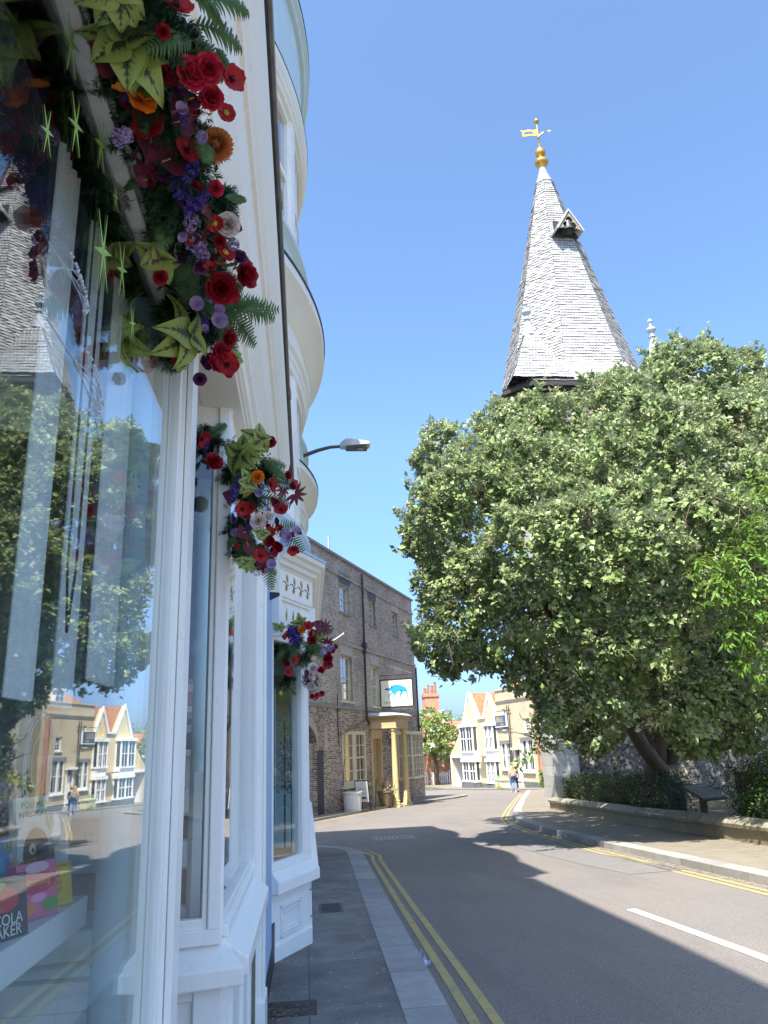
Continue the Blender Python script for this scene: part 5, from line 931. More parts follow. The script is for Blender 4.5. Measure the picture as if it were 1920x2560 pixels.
twig(1.25,2.36,.15,.07,4); bs(m, 'frosted_branch', M['frost']); m = MB(); twig(1.22,2.50,.45,.05,3); bs(m, 'frosted_branch', M['frost'])
m = MB()
for r in (.085, .075, .045):
    ring = [(-.4546, 1.42+r*.9*math.cos(2*math.pi*k/40), 1.60+r*math.sin(2*math.pi*k/40)) for k in range(41)]; m.tube(ring, .0004, 4)
bs(m, 'window_emblem', M['frost'])
m = MB(); m.tube([(-.50,1.62,2.95),(-.50,1.63,2.0),(-.50,1.66,1.86),(-.50,1.69,2.0),(-.50,1.70,2.95)], .003, 4); m.build('blind_chain', M['darkwood'], BS).location = -BS.location
m = MB(); m.box(-1.0,-.98,-2,2.3,2.35,2.39); m.box(-1.02,-.98,1.6,1.64,1.2,3.1); m.box(-1.02,-.98,.8,.84,1.2,3.1); m.box(-1.02,-.98,2.2,2.24,1.2,3.1); bs(m, 'display_frame', M['shelfw'], .003)
for v0, v1, z0 in ((1.52,1.66,1.72), (1.80,1.93,1.72), (2.06,2.34,1.80)):     # pale gathered blinds, added behind the pane to catch sky light
    n = 16; rings = [[(-.565+.012*math.sin(k*1.9), v0+(v1-v0)*k/n, z0), (-.562+.012*math.sin(k*1.9), v0+(v1-v0)*k/n, z0), (-.562+.012*math.sin(k*1.9), v0+(v1-v0)*k/n, 3.0), (-.565+.012*math.sin(k*1.9), v0+(v1-v0)*k/n, 3.0)] for k in range(n+1)]
    bs(MB().loft(rings), 'fill_blind', M['shelfw'])
bs(MB().box(-1.75,-1.72,-2.2,2.59,1.14,3.1), 'backdrop_panel', M['interior'])
# books on the display shelf: each its own thing, facing the street
def book(y0, w, h, c, label, paint, tilt=.16, x=-.64, z=1.217):
    t = thing('book', label, 'book', (x, y0, z), R(-22), 'books on the window shelf'); mm = Matrix.Rotation(-tilt, 4, 'Y')
    cv = MB(mm); cv.box(-.025,-.021,0,w,0,h); cv.box(-.003,0,0,w,0,h); cv.box(-.025,0,0,.003,.0,h); cv.build('cover', colr(c, .35), t); MB(mm).box(-.0205,-.0035,.0035,w-.004,.004,h-.004).build('pages', M['signwhite'], t)
    rot = (R(90)-0, 0, R(90)); i = 0
    for kind, *a in paint:
        i += 1; xx = .0006+.0003*i
        if kind == 't':
            tx, ty, tz, sz, cc = a; o = text(tx, t, colr(cc), tuple(mm @ Vector((xx, ty*w, tz*h))), (mm.to_3x3() @ Matrix.Rotation(R(90),3,'Z') @ Matrix.Rotation(R(90),3,'X')).to_euler(), sz, 'title', .0004)
        else:
            cc = a[-1]; q = MB(mm)
            if kind == 'e':
                cy0, cz0, ry_, rz_ = a[:4]; pts = [(xx, (cy0+ry_*math.cos(k*math.pi/12))*w, (cz0+rz_*math.sin(k*math.pi/12))*h) for k in range(24)]; q.loft([pts, [(xx+.0003, p[1], p[2]) for p in pts]])
            else: y_, z_, y1, z1 = a[:4]; q.box(xx-.0004, xx+.0001, y_*w, y1*w, z_*h, z1*h)
            q.build('print', colr(cc), t)
    return t
red, yel, pink, grn, wht, blk, brn, ora, sky_, pur = (.55,.03,.06), (.78,.58,.06), (.75,.16,.32), (.12,.35,.08), (.8,.8,.77), (.02,.02,.025), (.16,.065,.035), (.75,.28,.05), (.10,.32,.60), (.20,.10,.36)
book(1.95, .14, .135, (.02,.025,.05), 'dark blue book with white capitals at the left end of the front row', [('e',.5,.62,.3,.2,red), ('t','COLA',.55,.30,.034,wht), ('t','AKER',.55,.12,.034,wht), ('e',.3,.86,.2,.08,grn)], x=-.71)
book(2.40, .14, .26, red, 'red book with black lower half standing in the back row', [('r',.0,.0,1,.55,blk), ('t','DY',.72,.82,.06,wht), ('e',.5,.45,.3,.16,(.3,.04,.10))], x=-.93)
book(2.37, .15, .19, sky_, 'sky blue book with a small pink figure beside the white cover', [('e',.5,.42,.2,.3,pink), ('e',.5,.7,.14,.09,(.75,.5,.4)), ('r',0,0,1,.12,grn), ('t','sing',.45,.86,.045,yel), ('e',.15,.6,.12,.1,(.2,.5,.75))], x=-.84)
book(2.43, .16, .29, wht, 'white book with a large brown round face and black title letters', [('e',.5,.42,.36,.28,brn), ('e',.38,.5,.08,.05,wht), ('e',.62,.5,.08,.05,wht), ('e',.39,.49,.035,.025,blk), ('e',.61,.49,.035,.025,blk), ('t','INVESTIGATES',.5,.83,.022,blk), ('t','POLEMAN',.5,.92,.026,grn), ('e',.9,.75,.12,.1,ora), ('e',.08,.3,.1,.1,grn), ('e',.92,.3,.12,.12,pur)], x=-.80)
book(2.19, .15, .135, pink, 'pink book with yellow flower shapes leaning in front of the white book', [('e',.5,.62,.45,.2,(.62,.04,.12)), ('t','blooming',.5,.64,.026,yel), ('e',.2,.2,.2,.13,ora), ('e',.8,.2,.2,.13,grn), ('e',.5,.9,.3,.1,(.8,.5,.6)), ('e',.5,.36,.2,.08,(.85,.35,.55))], x=-.72)
book(2.35, .13, .11, yel, 'small yellow book with tiny red words at the right end of the front row', [('t','THE',.5,.72,.018,red), ('t','WILD',.5,.55,.018,red), ('t','WEST',.5,.38,.018,red), ('r',.05,.9,.95,.96,ora)], x=-.715)
book(2.50, .08, .16, (.02,.06,.085), 'dark teal book nearest the white upright', [('e',.5,.55,.4,.2,(.05,.14,.17)), ('e',.6,.6,.1,.06,(.3,.4,.42))], x=-.76)
t = thing('blue_poster', 'plain blue card propped behind the books at the back of the shelf', 'poster', (-.99, 2.36, 1.217), R(-20)); MB().box(-.006,0,0,.16,0,.35).build('card', colr((.04,.17,.36)), t); text('book', t, colr((.02,.05,.15)), (.002,.09,.27), (R(90),0,R(90)), .05, 'lettering', .0005)
t = thing('dried_flowers', 'bunch of yellow and mauve dried flowers standing behind the book display', 'flowers', (-.89, 2.53, 1.2)); 
for nm, c, dy, dz, k_ in (('yellow_spray',(.80,.60,.08),.02,.30,260), ('mauve_spray',(.42,.33,.40),-.05,.26,320)):
    m = MB()
    for k in range(k_):
        cc = Vector((random.gauss(0,.02), dy+random.gauss(0,.018), dz-.1+random.uniform(-.16,.18))); d1 = Vector((random.gauss(0,1),random.gauss(0,1),random.gauss(0,1))).normalized()*.009; d2 = d1.orthogonal().normalized()*.007; m.quad(cc-d1, cc-d2, cc+d1, cc+d2)
    m.build(nm, colr(c), t, fix=False)
bkc = [(.10,.30,.16),(.55,.06,.10),(.75,.72,.68),(.06,.10,.20),(.35,.10,.07),(.12,.12,.13),(.16,.34,.30),(.62,.20,.22)]; bkn = ['green','red','white','navy','brown','charcoal','sea green','rose']
for i in range(8):
    z = 1.636 if i < 4 else 1.876; y = 4.66; x = -1.18+.15*(i % 4); h = .17 if i < 4 else .155
    t = thing('book', '%s cover book on the %s white shelf behind the corner window' % (bkn[i], 'lower' if i < 4 else 'upper'), 'book', (x, y, z), 0, 'books on the bookcase'); MB().box(0,.13,0,.02,0,h).build('cover', colr(bkc[i]), t); MB().box(.02,.11,-.0006,.0,h*.55,h*.8).build('print', colr(tuple(min(.8,q+.35) for q in bkc[i])), t)
# ------------------------------------------------------------------ the pale blue building with the bows
B2 = thing('bow_fronted_building', 'tall pale blue building with two curved bow windows and a white panelled shopfront', 'building', (-.31, 7.1, 0))
def b2(mb, name, mat_, bevel=0, **k):
    par = k.pop('parent', None); o = mb.build(name, mat_, par or B2, bevel=bevel, **k)
    if par is None: o.location = -B2.location
    return o
g = zg(7)-.1
m = MB(); m.box(-.9,-.27,5.2,6.3,.24,4.05); m.box(-.9,-.335,6.3,7.2,.24,4.2); b2(m, 'blue_wall', M['bluestrip']); b2(MB().box(-.9,-.28,5.2,7.2,g-.1,.24), 'black_base', M['black'])
m = MB(); m.box(-8,-.5,5.5,17.2,3.5,11.5); b2(m, 'wall', M['paleblue'])
m = MB(); m.box(-8,-.40,5.5,17.3,11.5,12.05); m.box(-8,-.30,5.5,17.4,12.05,12.2); b2(m, 'parapet', M['paleblue'])
m = MB(); m.box(-8,-.9,5.55,5.6,-.3,3.5); m.box(-8,.0,17.1,17.2,-.6,3.5); m.box(-4,-.3,7.2,17.1,3.2,3.3); m.box(-4,-3.9,5.6,17.1,-.5,3.3); b2(m, 'inside_wall', M['interior'])
b2(MB().box(-4,-.3,7.15,17.1,-.6,-.1), 'floor', M['floorw'])
def bow(yc, label):
    R0 = 5.09; cx = .02-R0; A = math.asin(2.2/R0)
    def arc(r0, r1, z0, z1, e=0, n=26): return MB().arc(cx, yc, r0, r1, -A-e, A+e, z0, z1, n)
    def prof(rz, name, mt, par, e=.0, n=26):
        rings = []
        for k in range(n+1):
            a = -A-e+(2*A+2*e)*k/n; rings.append([(cx+(R0+r)*math.cos(a), yc+(R0+r)*math.sin(a), z) for r, z in rz])
        return b2(MB().loft(rings), name, mt, parent=par, angle=30)
    o = b2(arc(R0-.5, R0, 9.85, 11.2), 'bow_window', M['paleblue']); o['label'] = label
    if True:
        sub = lambda mb, nm, mt, **k: b2(mb, nm, mt, parent=o, **k)
        prof([(-.5,11.2),(.06,11.2),(.08,11.24),(.13,11.27),(.13,11.34),(.10,11.37),(-.5,11.37)], 'parapet_rim', M['paleblue'], o)
        prof([(.09,11.375),(.135,11.375),(.135,11.41),(.09,11.41)], 'lead_edge', M['darkgutter'], o)
        prof([(-.5,9.42),(.015,9.42),(.02,9.5),(.045,9.52),(.045,9.60),(.07,9.63),(.085,9.70),(.085,9.75),(-.5,9.85)], 'upper_cornice', M['cream_t'], o)
        prof([(.05,9.752),(.09,9.752),(.09,9.775),(.05,9.79)], 'lead_edge', M['darkgutter'], o)
        prof([(-.5,6.78),(0,6.78),(0,7.34),(.02,7.36),(.09,7.38),(.09,7.44),(.05,7.47),(-.5,7.47)], 'apron', M['paleblue'], o)
        prof([(-.5,5.75),(.01,5.75),(.02,5.84),(.035,5.86),(.035,5.93),(.07,5.97),(.075,6.03),(.02,6.05),(.02,6.27),(.06,6.30),(.12,6.40),(.22,6.48),(.27,6.52),(.27,6.63),(.24,6.66),(.05,6.74),(-.5,6.78)], 'lower_cornice', M['cream_t'], o)
        prof([(.2,6.665),(.282,6.635),(.282,6.665),(.2,6.69)], 'lead_edge', M['darkgutter'], o)
        prof([(-.5,3.45),(.0,3.45),(.0,3.86),(.06,3.88),(.06,3.94),(-.5,3.98)], 'lower_apron', M['paleblue'], o)
        for (z0, z1) in ((7.47,9.42), (3.98,5.75)):
            m = MB(); ed = [-1.0,-.94,-.50,-.42,.42,.50,.94,1.0]
            for i in (0, 2, 4, 6): m.arc(cx, yc, R0-.14, R0-.0, A*ed[i], A*ed[i+1], z0, z1, 3)
            for a, b in ((-.94,-.50), (-.42,.42), (.50,.94)):
                zm = (z0+z1)/2; m.arc(cx, yc, R0-.11, R0-.03, A*a, A*b, z1-.1, z1, 8); m.arc(cx, yc, R0-.11, R0-.03, A*a, A*b, z0, z0+.09, 8); m.arc(cx, yc, R0-.12, R0-.05, A*a, A*b, zm-.035, zm+.035, 8)
                nb = 2 if b-a > .6 else 1
                for i in range(1, nb+2):
                    q = a+(b-a)*i/(nb+1); m.arc(cx, yc, R0-.10, R0-.06, A*q-.0025, A*q+.0025, z0+.09, z1-.1, 1)
                for q in (a, b-.035): m.arc(cx, yc, R0-.11, R0-.04, A*q, A*(q+.035), z0+.09, z1-.1, 2)
            s = b2(m, 'sash', M['white'], parent=o); b2(MB().arc(cx, yc, R0-.085, R0-.078, -A, A, z0, z1, 24), 'pane', M['glass2'], parent=o)
bow(9.1, 'nearer bow with sash windows'); bow(14.9, 'farther bow with sash windows')
# shopfront: canted end and street side
ex = Vector((.38,.85,0)).normalized(); S2 = Matrix.Translation((-.31,7.1,0)) @ Matrix.Rotation(math.atan2(ex.y, ex.x), 4, 'Z')
def run(Mx, L, tag_, gl0, gl1):
    m = MB(Mx); m.box(0,L,0,.1,-.5,.46); m.box(0,L,-.02,0,-.5,.06); m.box(0,L,-.012,0,.40,.46); b2(m, tag_+'riser', M['white'], .004)
    m = MB(Mx)
    for k, e in enumerate((0,.025,.05)):
        for q in ((gl0+.12+e,gl1-.05-e,.10+e,.115+e),(gl0+.12+e,gl1-.05-e,.325-e,.34-e),(gl0+.12+e,gl0+.135+e,.10+e,.34-e),(gl1-.065-e,gl1-.05-e,.10+e,.34-e)): m.box(q[0],q[1],-.018+.005*k,-.001,q[2],q[3])
    b2(m, 'panel_moulding', M['white'], .002)
    m = MB(Mx); m.loft([[(-.02,-.085,.46),(-.02,-.085,.55),(-.02,-.02,.63),(-.02,.08,.63),(-.02,.08,.46)], [(L+.05,-.085,.46),(L+.05,-.085,.55),(L+.02,-.02,.63),(L,.08,.63),(L,.08,.46)]]); m.box(-.02,L+.01,-.005,.06,.63,.70); b2(m, tag_+'sill', M['white'], .006)
    m = MB(Mx); m.box(0,gl0,0,.08,.70,2.66); m.box(gl1,L,-.01,.10,.70,2.75); m.box(gl0,gl1,.0,.08,2.60,2.75); m.box(gl1+.02,gl1+.05,-.018,-.01,.72,2.6); w = b2(m, tag_+'window', M['white'], .004); b2(MB(Mx).box(gl0-.01,gl1+.01,.03,.036,.69,2.62), 'pane', M['glass'], parent=w)
    m = MB(Mx); m.box(-.0,L,-.02,.1,2.75,2.98); m.box(0,L+.01,-.045,.1,2.98,3.01); m.box(.0,L+.02,-.06,.12,3.01,3.27); m.box(-.02,.04,-.09,0,2.62,3.0); fz = b2(m, 'frieze', M['white'], .004)
    return fz
LC2 = .80
fz = run(S2, LC2, 'canted_', .05, .63)
sv = S2 @ Vector((LC2,0,0)); S3 = Matrix.Translation(sv) @ Matrix.Rotation(R(90), 4, 'Z'); run(S3, 9.3, 'street_', .10, 9.1)
# cornice with lead top, follows both faces
pf = [(-.06,3.27),(-.075,3.29),(-.11,3.30),(-.12,3.335),(-.15,3.35),(-.17,3.385),(-.205,3.40),(-.215,3.445),(-.19,3.45),(.35,3.45),(.35,3.27)]
pth = [(S2, 0, 1), (S2, LC2, .55), (S3, 9.8, 1)]
rings = [[tuple(S2 @ Vector((-.05, y, z))) for y, z in pf], [tuple(sv.x and Vector((sv.x - y*.93 , sv.y + y*.42 , z)) for _ in (0,))[0][:] for y, z in pf], [tuple(S3 @ Vector((9.3, y, z))) for y, z in pf]]
b2(MB().loft(rings), 'cornice', M['cream_t'], .003)
pl = [(-.225,3.447),(-.225,3.475),(-.16,3.50),(.1,3.62),(.4,3.72),(.4,3.452)]
rings = [[tuple(S2 @ Vector((-.07, y, z))) for y, z in pl], [(sv.x - y*.93, sv.y + y*.42, z) for y, z in pl], [tuple(S3 @ Vector((9.3, y, z))) for y, z in pl]]
b2(MB().loft(rings), 'lead_roof', plain('blue_lead', (.42,.56,.74), .5, .12, 5, .2))
# gilded leaf scroll on the fascia
m = MB(S2)
for i in range(4):
    x = .20+.165*i; z = 3.165-.0*i
    lf = lambda a, l, w_, ox, oz: [(ox+math.cos(a)*l*t+math.sin(a)*w_*s, oz+math.sin(a)*l*t-math.cos(a)*w_*s) for t, s in ((0,0),(.3,.8),(.6,1),(1,0),(.6,-1),(.3,-.8))]
    m.py(lf(1.85, .085, .017, x+.02, z-.01), -.067, -.0605); m.py(lf(-1.9, .07, .022, x+.0, z-.03), -.067, -.0605)
b2(m, 'gilded_leaf', M['gold']); m = MB(S2)
for i in range(4): x = .20+.165*i; m.tube([(x-.09,-.063,3.15),(x-.05,-.063,3.165),(x,-.063,3.135),(x+.05,-.063,3.14)], .004, 4)
b2(m, 'scroll_stem', M['navy'])
m = MB(S2)
for i in range(4): x = .12+.15*i; m.py([(x,2.80),(x+.018,2.85),(x+.01,2.92),(x-.01,2.86)], -.027, -.0205)
b2(m, 'gilded_leaf', M['gold'])
# display inside the canted window
m = MB(); m.lathe([(.045,-.1),(.04,1.2),(.05,1.25),(.04,1.3),(.04,3.2)], -.12, 8.15, 16); b2(m, 'iron_column', M['paleblue'], angle=40)
m = MB(); m.box(-.75,-.45,8.2,8.3,-.1,2.3); m.box(-.42,-.32,8.3,8.4,-.1,2.25); m.box(-.9,-.05,8.7,8.8,.5,1.2); m.box(-.8,-.1,7.9,8.9,.58,.62); b2(m, 'display_stand', M['paleblue'], .004)
b2(MB().box(-.35,-.1,8.0,8.2,.64,.70), 'tray', M['oak'])
def spray(par, nm, c, x, y, z, r, h, k_, sz=.012):
    m = MB()
    for k in range(k_):
        cc = Vector((x+random.gauss(0,r), y+random.gauss(0,r), z+random.uniform(0,h))); d1 = Vector((random.gauss(0,1),random.gauss(0,1),random.gauss(0,1))).normalized()*sz; d2 = d1.orthogonal().normalized()*sz*.7; m.quad(cc-d1, cc-d2, cc+d1, cc+d2)
    m.build(nm, colr(c), par, fix=False)
t = thing('window_flowers', 'tall spray of yellow and purple flowers inside the canted shop window', 'flowers', (-.22, 8.15, .7)); spray(t, 'yellow_spray', (.80,.50,.05), 0, 0, 1.0, .04, .55, 260); spray(t, 'purple_spray', (.16,.10,.34), .02, 0, .5, .05, .5, 220); spray(t, 'white_spray', (.7,.7,.72), .05, 0, .35, .07, .2, 120); MB().tube([(0,0,0),(0,0,1.2)], .01, 5).build('stem', M['hair'], t)
# projecting sign between the shops
PS = thing('hanging_shop_sign', 'narrow cream projecting sign with curved navy foot on the blue wall strip', 'sign', (-.25, 5.85, 2.72))
def cres(z0, z1): return [(-.10,z1),(-.10,z0+.03),(-.05,z0+.008),(0,z0),(.05,z0+.008),(.10,z0+.03),(.10,z1)]
m = MB(); m.px([(0,0)],0,0) if False else None
m.py([(-.075,.07),(.055,.055),(.055,.62),(-.075,.62)], -.012, .012); m.build('board', M['signcream'], PS); m = MB(); m.py([(-.085,.02),(-.02,.0),(.057,.035),(.057,.054),(-.075,.069),(-.075,.62),(-.085,.62)], -.016, .016); m.build('edging', M['navy'], PS); m = MB(); m.tube([(-.1,0,.6),(.06,0,.6)], .008, 5); m.build('bracket', M['iron'], PS)
# street lamp on the building
LP = thing('street_lamp', 'grey street lamp head on a curved dark arm over the road', 'street lamp', (-.05, 14.5, 7.3))
m = MB(); m.tube([(-.45,0,-.12),(.07,0,.04),(.35,0,.15),(.6,0,.22),(.8,0,.235),(.86,0,.235)], [.045,.042,.038,.034,.032,.032], 10); m.build('arm', M['lampdark'], LP, smooth=True)
m = MB(); m.loft([[(.80,-.05,.19),(.80,.05,.19),(.80,.05,.29),(.80,-.05,.29)], [(.90,-.12,.20),(.90,.12,.20),(.90,.12,.36),(.90,-.12,.36)], [(1.02,-.17,.20),(1.02,.17,.20),(1.02,.17,.35),(1.02,-.17,.35)], [(1.38,-.15,.23),(1.38,.15,.23),(1.38,.15,.30),(1.38,-.15,.30)], [(1.42,-.12,.24),(1.42,.12,.24),(1.42,.12,.28),(1.42,-.12,.28)]]); h_ = m.build('lamp_head', M['lampgrey'], LP, bevel=.01)
m = MB(); m.box(.93,1.36,-.13,.13,.178,.197); m.build('tray', M['lampdark'], h_); MB().box(1.16,1.28,-.07,.07,.170,.177).build('lens', M['lens'], h_); MB().lathe([(.05,.345),(.05,.40),(.04,.425),(.01,.44)], .98, 0, 14).build('light_sensor', M['signwhite'], h_)
# ------------------------------------------------------------------ garlands of artificial flowers
def fm(nm, c, back=None, rough=.55, trans=.18, var=.22): M[nm] = tinted(nm, c, back, rough, trans, var)
fm('p_red', (.40,.014,.020), (.45,.04,.05)); fm('p_crim', (.30,.006,.018)); fm('p_pink', (.52,.022,.06)); fm('p_orange', (.82,.25,.02)); fm('p_peach', (.66,.29,.09)); fm('p_plum', (.13,.022,.045), (.20,.06,.10)); fm('p_purple', (.13,.03,.12)); fm('p_violet', (.10,.06,.36)); fm('p_lilac', (.38,.28,.52)); fm('p_white', (.80,.70,.68)); fm('p_coral', (.62,.20,.18)); fm('p_yellow', (.75,.55,.08)); fm('p_black', (.012,.008,.012))
fm('fern', (.065,.145,.04), (.09,.16,.07), .5, .15); fm('needle', (.030,.075,.034), None, .6, .05); fm('sage', (.07,.11,.05), (.10,.14,.08), .55, .1)
def limeleaf():
    t = NT('variegated_leaf'); a = t.n('Attribute', {'attribute_name': 'vein'}).outputs['Fac']; n = t.noise(t.obj(), 60, 3)
    k = t.ramp(t.math('ADD', a, t.math('MULTIPLY', n, .3)), [(.42, 0), (.85, 1)]); col = t.mix(k, (.30,.38,.085), (.05,.062,.028))
    b = t.n('BsdfPrincipled', Base_Color=col, Roughness=.5); tr = t.n('BsdfTranslucent', Color=col); m = t.n('MixShader', _0=.15, _1=b.outputs[0], _2=tr.outputs[0]); t.t.links.new(m.outputs[0], t.out.inputs[0]); return t.m
M['limeleaf'] = limeleaf()
class PB(MB):
    """petal builder: also writes 'tint' per vertex"""
    def __init__(s): super().__init__(); s.t = []; s.vn = []
    def petal(s, M4, L, Wd, cup=.3, curl=.0, ruf=0, nu=5, nv=6, tip=.5, mi=0, shape=None, vein=False, tint=None):
        vs = []; tt = random.uniform(.15,.9) if tint is None else tint; ph = random.uniform(0,6)
        for i in range(nv+1):
            t = i/nv; w = shape(t) if shape else math.sin(math.pi*min(1, t*.62+.06))**.8*(1 if t < .85 else 1-(t-.85)*1.5)
            for j in range(nu+1):
                q = j/nu*2-1; x = q*w*Wd/2; z = cup*L*t*t + curl*L*max(0,t-.5)**2*-4 + abs(q)**1.6*Wd*.16*(1 if cup >= 0 else .3) + ruf*L*math.sin(q*5+ph+t*2)*t*t
                vs.append(tuple(M4 @ Vector((x, L*t, z)))); s.t.append(min(1, max(0, tt + random.uniform(-.06,.06) - .25*(1-t))))
                s.vn.append((max(0, 1-abs(q)*5)*.55 + max(0, 1-abs((((t*7-abs(q)*1.6)) % 1)-.5)*3.0)*max(0, 1-abs(q)**1.5)*.62 + max(0, .75-abs(q)*1.0)*max(0, 1-t*1.25)) if vein else 0)
        k = nu+1; s.cur = mi; s.add(vs, [(i*k+j, i*k+j+1, (i+1)*k+j+1, (i+1)*k+j) for i in range(nv) for j in range(nu)])
    def blob(s, c, r, mi=0, n=6, m=4):
        b = len(s.v); s.cur = mi; s.ball(c, r, n, m); s.t += [random.uniform(.2,.8)]*(len(s.v)-b); s.vn += [0]*(len(s.v)-b)
    def fin(s, name, mats):
        me = s.mesh(name, mats, True, False)
        for nm, d in (('tint', s.t), ('vein', s.vn)):
            if len(d) == len(me.vertices): a = me.attributes.new(nm, 'FLOAT', 'POINT'); a.data.foreach_set('value', d)
        return me
def RX(a): return Matrix.Rotation(a, 4, 'X')
def RZ(a): return Matrix.Rotation(a, 4, 'Z')
heart = lambda t: (math.sin(math.pi*t**.62)**.85)*(1 if t > .0 else 0)
ovate = lambda t: max(.0, math.sin(math.pi*(t**.58))**.75)*(1-.25*t) + .02*(1-t)
point = lambda t: max(.0, math.sin(math.pi*(t**.72))**.9)
def mk_flower(kind):
    """flower of radius 1 facing +z"""
    p = PB(); U = random.uniform
    if kind in ('poppy', 'crimson_poppy'):
        for k in range(5): p.petal(RZ(k*1.257+U(-.15,.15)) @ RX(U(.1,.35)), 1.0, 1.35, .25, .05, .06)
        for k in range(24): a = U(0,6.28); p.blob((.2*math.cos(a)*U(.5,1), .2*math.sin(a)*U(.5,1), .25+U(0,.12)), .045, 1)
        p.blob((0,0,.2), .15, 1); return p.fin(kind, [M['p_red'], M['p_black']])
    if kind == 'anemone':
        for k in range(7): p.petal(RZ(k*.9) @ RX(U(.05,.2)), 1, .95, .12, .0, .04)
        for k in range(16): a = k*.4; p.blob((.26*math.cos(a), .26*math.sin(a), .2), .06, 1)
        p.blob((0,0,.16), .2, 1); return p.fin(kind, [M['p_red'], M['p_yellow']])
    rose = {'rose':'p_crim', 'crimson':'p_crim', 'ruffle':'p_pink', 'orange':'p_orange', 'purple':'p_purple', 'coral':'p_coral', 'peony':'p_white'}
    if kind in rose:
        ruf = .10 if kind in ('ruffle', 'coral') else .03
        for ring, (n, l, tilt, w) in enumerate(((6,1.0,.25,1.15), (6,.88,.62,1.05), (5,.76,.95,.95), (4,.62,1.2,.8), (3,.46,1.4,.65))):
            for k in range(n): p.petal(RZ(k*6.283/n+ring*.5+U(-.12,.12)) @ RX(tilt+U(-.08,.08)), l, w, .20, .12 if ring < 2 else 0, ruf)
        return p.fin(kind, [M[rose[kind]]])
    if kind == 'mum':
        for k in range(210):
            f = k/210; z = 1-1.75*f; th = math.acos(max(-1,min(1,z))); a = k*2.39996
            p.petal(Matrix.Translation((0,0,-.1)) @ RZ(a) @ RX(math.pi/2-th*.86) @ Matrix.Translation((0,.30,0)), .66, .24, .55, .12, 0, 2, 4, shape=lambda t: math.sin(math.pi*min(1,.25+t*.68)))
        return p.fin(kind, [M['p_peach']])
    if kind == 'plum':
        p.petal(Matrix.Translation((0,-.6,0)), 1.9, 1.9, .08, .12, .02, 8, 9, shape=heart); p.cur = 1
        for k in range(8): p.blob((0,-.45+.07*k,.12+.02*k), .05, 1)
        return p.fin(kind, [M['p_plum'], M['p_yellow']])
    if kind == 'plumstar':
        for k in range(7): p.petal(RZ((k-3)*.62) @ RX(.1), 1.1, .30, -.1, .1, 0, 3, 6, shape=point)
        return p.fin(kind, [M['p_plum']])
    if kind in ('spike', 'lilac'):
        n = 120 if kind == 'spike' else 90
        for k in range(n):
            f = U(0,1); a = U(0,6.28); r = (.42 if kind == 'spike' else .75)*(math.sin(math.pi*min(1,f*.9+.12)))**.7*U(.6,1)
            c = Vector((r*math.cos(a), (f-.5)*(2.3 if kind == 'spike' else 1.5), r*math.sin(a))); d = c.copy(); d.y = U(-.3,.3); q = d.to_track_quat('Z','Y').to_matrix().to_4x4()
            for j in range(4): p.petal(Matrix.Translation(c) @ q @ RZ(j*1.57+f*3) @ RX(.4), .17, .14, .2, 0, 0, 1, 2)
        return p.fin(kind, [M['p_violet' if kind == 'spike' else 'p_lilac']])
    if kind == 'bell':
        for k in range(6):
            p.petal(RZ(k*1.047) @ RX(1.15), 1.2, .75, -.28, -.1, .03, 3, 6)
        return p.fin(kind, [M['p_lilac']])
    if kind == 'lime':
        for k, a in enumerate((2.0,2.65,3.2,3.75,4.4,.9,5.5)): p.petal(Matrix.Translation((0,0,-.05*k)) @ RZ(a+U(-.3,.3)) @ RX(U(-.5,.2)), U(.85,1.25), U(.85,1.1), -.16, U(.0,.35), .03, 14, 22, shape=ovate, vein=True)
        for k in range(2): p.petal(RZ(k*2.6+U(0,2)) @ RX(.5), .7, .66, -.1, .25, .02, 12, 16, shape=ovate, vein=True)
        return p.fin(kind, [M['limeleaf']])
FL = {}
NAMES = {'poppy':'poppy','rose':'rose','ruffle':'ruffled_flower','orange':'ranunculus','mum':'chrysanthemum','plum':'anthurium','purple':'rose','spike':'lavender_spike','lilac':'lilac_sprig','peony':'peony','anemone':'anemone','crimson':'rose','bell':'bellflower','coral':'ruffled_flower','lime':'variegated_leaves','plumstar':'palmate_leaf'}
def flower(par, kind, x, y, z, r, face):
    var = random.randrange(2); key = (kind, var)
    if key not in FL: FL[key] = mk_flower(kind)
    o = bpy.data.objects.new(NAMES[kind], FL[key]); COL.objects.link(o); o.parent = par
    d = Vector(face)+Vector((random.gauss(0,.45), random.gauss(0,.3), random.gauss(0,.42))); q = d.to_track_quat('Z','Y')
    o.rotation_mode = 'QUATERNION'; o.rotation_quaternion = q @ Matrix.Rotation(random.uniform(0,6.28) if kind not in ('bell','spike','lime') else random.uniform(-.5,.5)+(math.pi if kind == 'bell' else 0), 3, 'Z').to_quaternion()
    o.location = Vector((x,y,z))-par.location; o.scale = (r*(1.2 if kind in ('lime','plum') else .98),)*3
    return o
